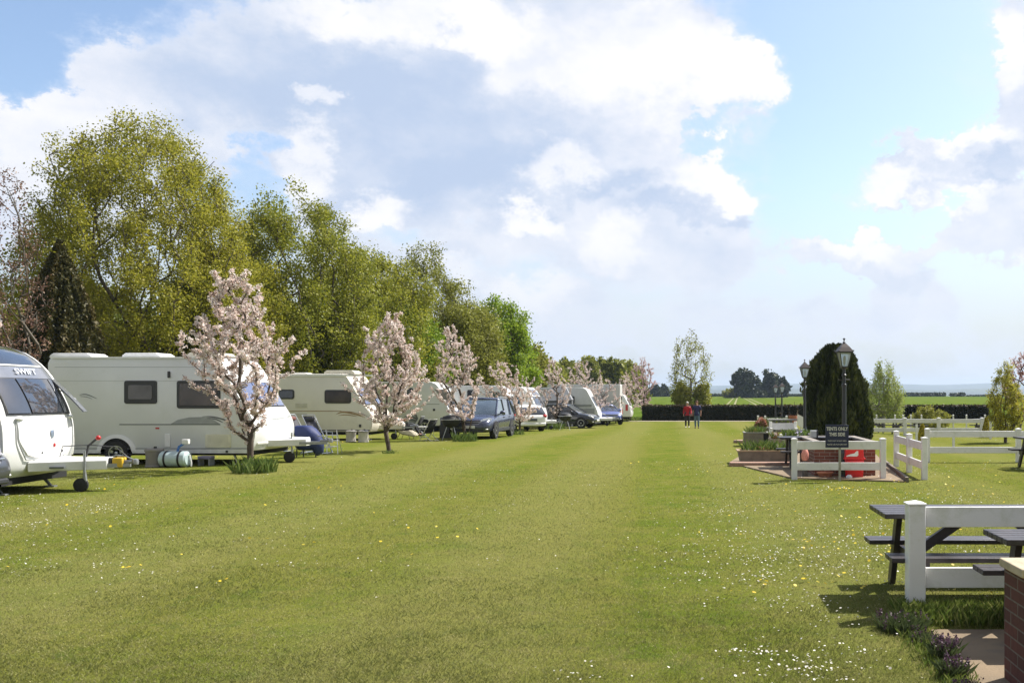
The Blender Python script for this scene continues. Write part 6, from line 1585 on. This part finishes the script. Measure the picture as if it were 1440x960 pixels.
def person(label, loc, rz, top, trousers, hair, shoes, sleeve='long', seated=False, scale=1.0, step=.10, group=None):
    """faces +y in its own frame"""
    root = thing('person', label, 'person', loc, rz, group, scale)
    J, E, Rr = [], [], []
    def add(p, r, par=None):
        J.append(Vector(p)); Rr.append(r)
        if par is not None: E.append((par, len(J) - 1))
        return len(J) - 1
    pel = add((0, 0, .96), (.135, .10)); sp = add((0, -.01, 1.14), (.125, .095), pel); ch = add((0, -.01, 1.32), (.15, .105), sp); nb = add((0, -.01, 1.44), (.075, .06), ch); nk = add((0, .0, 1.50), .052, nb)
    jaw = add((0, .022, 1.56), (.062, .072), nk); hd = add((0, .012, 1.63), (.078, .094), jaw); cr = add((0, .0, 1.69), (.058, .07), hd)
    hands = []; knees = []; feet = []
    for s in (-1, 1):
        f = step * s
        hip = add((s * .095, 0, .90), .088, pel); 
        if seated: kn = add((s * .13, .46, .86), .058, hip); an = add((s * .13, .62, .46), .038, kn); he = add((s * .13, .64, .42), .036, an); toe = add((s * .14, .78, .42), .03, he)
        else: kn = add((s * .10, f * .8 + .03, .50), .058, hip); an = add((s * .10, f * 1.1 - .03 * (s < 0), .09), .038, kn); he = add((s * .10, f * 1.1 - .01, .045), .036, an); toe = add((s * .115, f * 1.1 + .15, .03), .03, he)
        knees.append(kn); feet.append((an, he, toe))
        sh = add((s * .185, -.01, 1.38), .056, ch); el = add((s * .245, -.05 - f * .5, 1.12), .040, sh); wr = add((s * .25, .06 - f, .90), .026, el); pm = add((s * .25, .085 - f, .84), (.036, .018), wr)
        hands.append((wr, pm))
        for q, (dx, ln) in enumerate(((-.024, .050), (-.009, .060), (.006, .056), (.020, .044))):
            k1 = add((s * .25 + dx * .3, .085 - f + dx, .805), .009, pm); k2 = add((s * .25 + dx * .3 - s * .004, .092 - f + dx, .805 - ln * .55), .0085, k1); add((s * .25 - s * .014, .094 - f + dx, .805 - ln), .0075, k2)
        t1 = add((s * .238, .12 - f, .845), .010, pm); add((s * .230, .135 - f, .81), .0085, t1)
    body = skinned('body', J, E, Rr, m_skin, root, 1)
    def garment(name, idx, grow, material, extra=()):
        ix = {i: k for k, i in enumerate(idx)}; JJ = [J[i] for i in idx]; rr = []
        for i in idx:
            r = Rr[i]; r = r if isinstance(r, tuple) else (r, r); rr.append((r[0] + grow, r[1] + grow))
        EE = [(ix[a], ix[b]) for a, b in E if a in ix and b in ix]
        return skinned(name, JJ, EE, rr, material, root, 1)
    # indices: per side after the head block (8) : hip, knee, ankle, heel, toe, shoulder, elbow, wrist, palm, 12 finger joints, 2 thumb
    o1, o2 = 8, 8 + 9 + 14
    sl = (5, 6, 7) if sleeve == 'long' else (5, 6)
    J.append(Vector((0, 0, .84 if sleeve == 'long' else .90))); Rr.append((.15, .11)); E.append((len(J) - 1, pel)); low = len(J) - 1
    jk = garment('jacket' if sleeve == 'long' else 'shirt', [pel, sp, ch, nb, low] + [o + k for o in (o1, o2) for k in sl], (.024 if sleeve == 'long' else .026), top)
    if sleeve != 'long':
        pass
    garment('trousers', [pel, sp] + [o + k for o in (o1, o2) for k in (0, 1, 2)], .016, trousers)
    for o in (o1, o2):
        MB().ball(tuple((J[o + 3] + J[o + 4]) / 2 + Vector((0, .0, .005))), (.045, .13, .04), 12, 8).build('shoe', shoes, root)
    hr = MB().ball((0, -.018, 1.685), (.088, .10, .082), 14, 10).build('hair', hair, root)
    for s in (-1, 1):
        MB().ball((s * .030, .092, 1.635), .011, 8, 6).build('eye', m_dk, root); MB().ball((s * .083, .005, 1.625), (.010, .02, .03), 8, 6).build('ear', m_skin, root)
    MB().ball((0, .112, 1.61), (.013, .020, .020), 8, 6).build('nose', m_skin, root); MB().ball((0, .094, 1.572), (.024, .008, .007), 8, 6).build('mouth', mat('lips', (.35, .12, .10), .5), root)
    return root

m_redj = mat('red_jacket', (.42, .012, .022), .7, var=.15); m_black = mat('black_cloth', (.015, .015, .018), .8, var=.1); m_jean = mat('blue_jeans', (.10, .16, .22), .8, var=.2, scale=12)
m_navyc = mat('navy_polo', (.022, .022, .10), .75, var=.15); m_whiteh = mat('white_hair', (.62, .60, .55), .8, var=.1, scale=30); m_brownh = mat('brown_hair', (.13, .065, .04), .8, var=.2, scale=30)
p = place(966.5, 601); person('person in a red jacket and black trousers with white hair, walking across the lawn', p, R(180), m_redj, m_black, m_whiteh, m_whitep, scale=.985, step=.10, group='people walking on the lawn')
p = place(980, 602); person('person in a navy short sleeved shirt and blue jeans, walking beside the one in red', p, R(178), m_navyc, m_jean, m_brownh, m_black, sleeve='short', scale=1.03, step=-.07, group='people walking on the lawn')

# person resting in a padded lounger beyond the beige caravan
lo = thing('lounger', 'cream padded sun lounger to the right of the thick trunked blossom tree', 'lounger', (XW(567, 36.2), 36.2, gz(36.2)), R(0))
MB().prism([(-.30, .62), (-.05, .36), (.30, .34), (.56, .20), (.60, .14), (.50, .10), (.0, .20), (-.35, .50)], -.28, .28).build('cushion', mat('cream_padding', (.62, .56, .42), .8, var=.08), lo, bevel=.03)
mb = MB()
for s in (-.27, .27): mb.tube([(-.35, s, .55), (-.05, s, .25), (.55, s, .12)], .014, 6); mb.tube([(-.15, s, 0), (-.05, s, .25)], .012, 6); mb.tube([(.35, s, 0), (.3, s, .2)], .012, 6)
mb.build('frame', m_dk, lo)
# a figure lying back: head at the left, knees to the right
rt = thing('person', 'person in a white shirt and dark trousers lying back in the cream lounger', 'person', (XW(567, 36.2), 36.2, gz(36.2)), R(0))
J = []; E = []; Rr = []
def add(p, r, par=None):
    J.append(Vector(p)); Rr.append(r)
    if par is not None: E.append((par, len(J) - 1))
    return len(J) - 1
pel = add((.05, 0, .48), (.11, .13)); sp_ = add((-.08, 0, .60), (.10, .12), pel); ch = add((-.20, 0, .74), (.11, .15), sp_); nk = add((-.30, 0, .86), .052, ch); jw = add((-.34, 0, .92), (.065, .065), nk); hd = add((-.38, 0, .99), (.085, .08), jw)
arm = []; leg = []
for s in (-1, 1):
    hp = add((.10, s * .09, .47), .08, pel); kn = add((.48, s * .12, .56), .055, hp); an = add((.70, s * .12, .20), .036, kn); to = add((.82, s * .12, .16), .03, an); leg.append((hp, kn, an, to))
    sh = add((-.22, s * .17, .78), .05, ch); el = add((-.02, s * .26, .74), .038, sh); wr = add((.20, s * .20, .84), .026, el); pm = add((.26, s * .18, .85), (.034, .018), wr); arm.append((sh, el, wr, pm))
    for dx in (-.024, -.009, .006, .020): k1 = add((.30, s * .18 + dx, .852), .009, pm); add((.335, s * .18 + dx, .838), .008, k1)
    t1 = add((.27, s * .15, .86), .010, pm); add((.30, s * .135, .86), .008, t1)
skinned('body', J, E, Rr, m_skin, rt, 1)
def sub(name, idx, grow, m):
    ix = {i: k for k, i in enumerate(idx)}; rr = [((Rr[i] if isinstance(Rr[i], tuple) else (Rr[i],) * 2)[0] + grow, (Rr[i] if isinstance(Rr[i], tuple) else (Rr[i],) * 2)[1] + grow) for i in idx]
    return skinned(name, [J[i] for i in idx], [(ix[a], ix[b]) for a, b in E if a in ix and b in ix], rr, m, rt, 1)
sub('shirt', [pel, sp_, ch] + [a for q in arm for a in q[:2]], .015, mat('white_shirt', (.72, .72, .74), .7)); sub('trousers', [pel] + [a for q in leg for a in q[:3]], .016, m_black)
MB().ball((-.40, 0, 1.03), (.09, .088, .07)).build('hair', m_brownh, rt)
for q in leg: MB().ball(tuple((J[q[2]] + J[q[3]]) / 2 + Vector((0, 0, -.02))), (.11, .045, .045)).build('shoe', m_black, rt)
for s in (-1, 1): MB().ball((-.30, s * .03, 1.02), .010, 8, 6).build('eye', m_dk, rt)
MB().ball((-.285, 0, .99), (.02, .013, .018), 8, 6).build('nose', m_skin, rt)
# ------------------------------------------------------------------ the air between
HAZE = .00016
hm = bpy.data.materials.new('haze_air'); nt, N, Lk = nodes_of(hm); N.clear()
ho = N.new('ShaderNodeOutputMaterial'); pv = N.new('ShaderNodeVolumePrincipled'); pv.inputs['Color'].default_value = (.62, .76, .95, 1); pv.inputs['Density'].default_value = HAZE; pv.inputs['Anisotropy'].default_value = .2
Lk.new(pv.outputs[0], ho.inputs['Volume'])
hz = MB().box(-7200, 7200, -220, 7700, -12, 130).build('haze', hm, ang=0); tag(hz, kind='stuff')
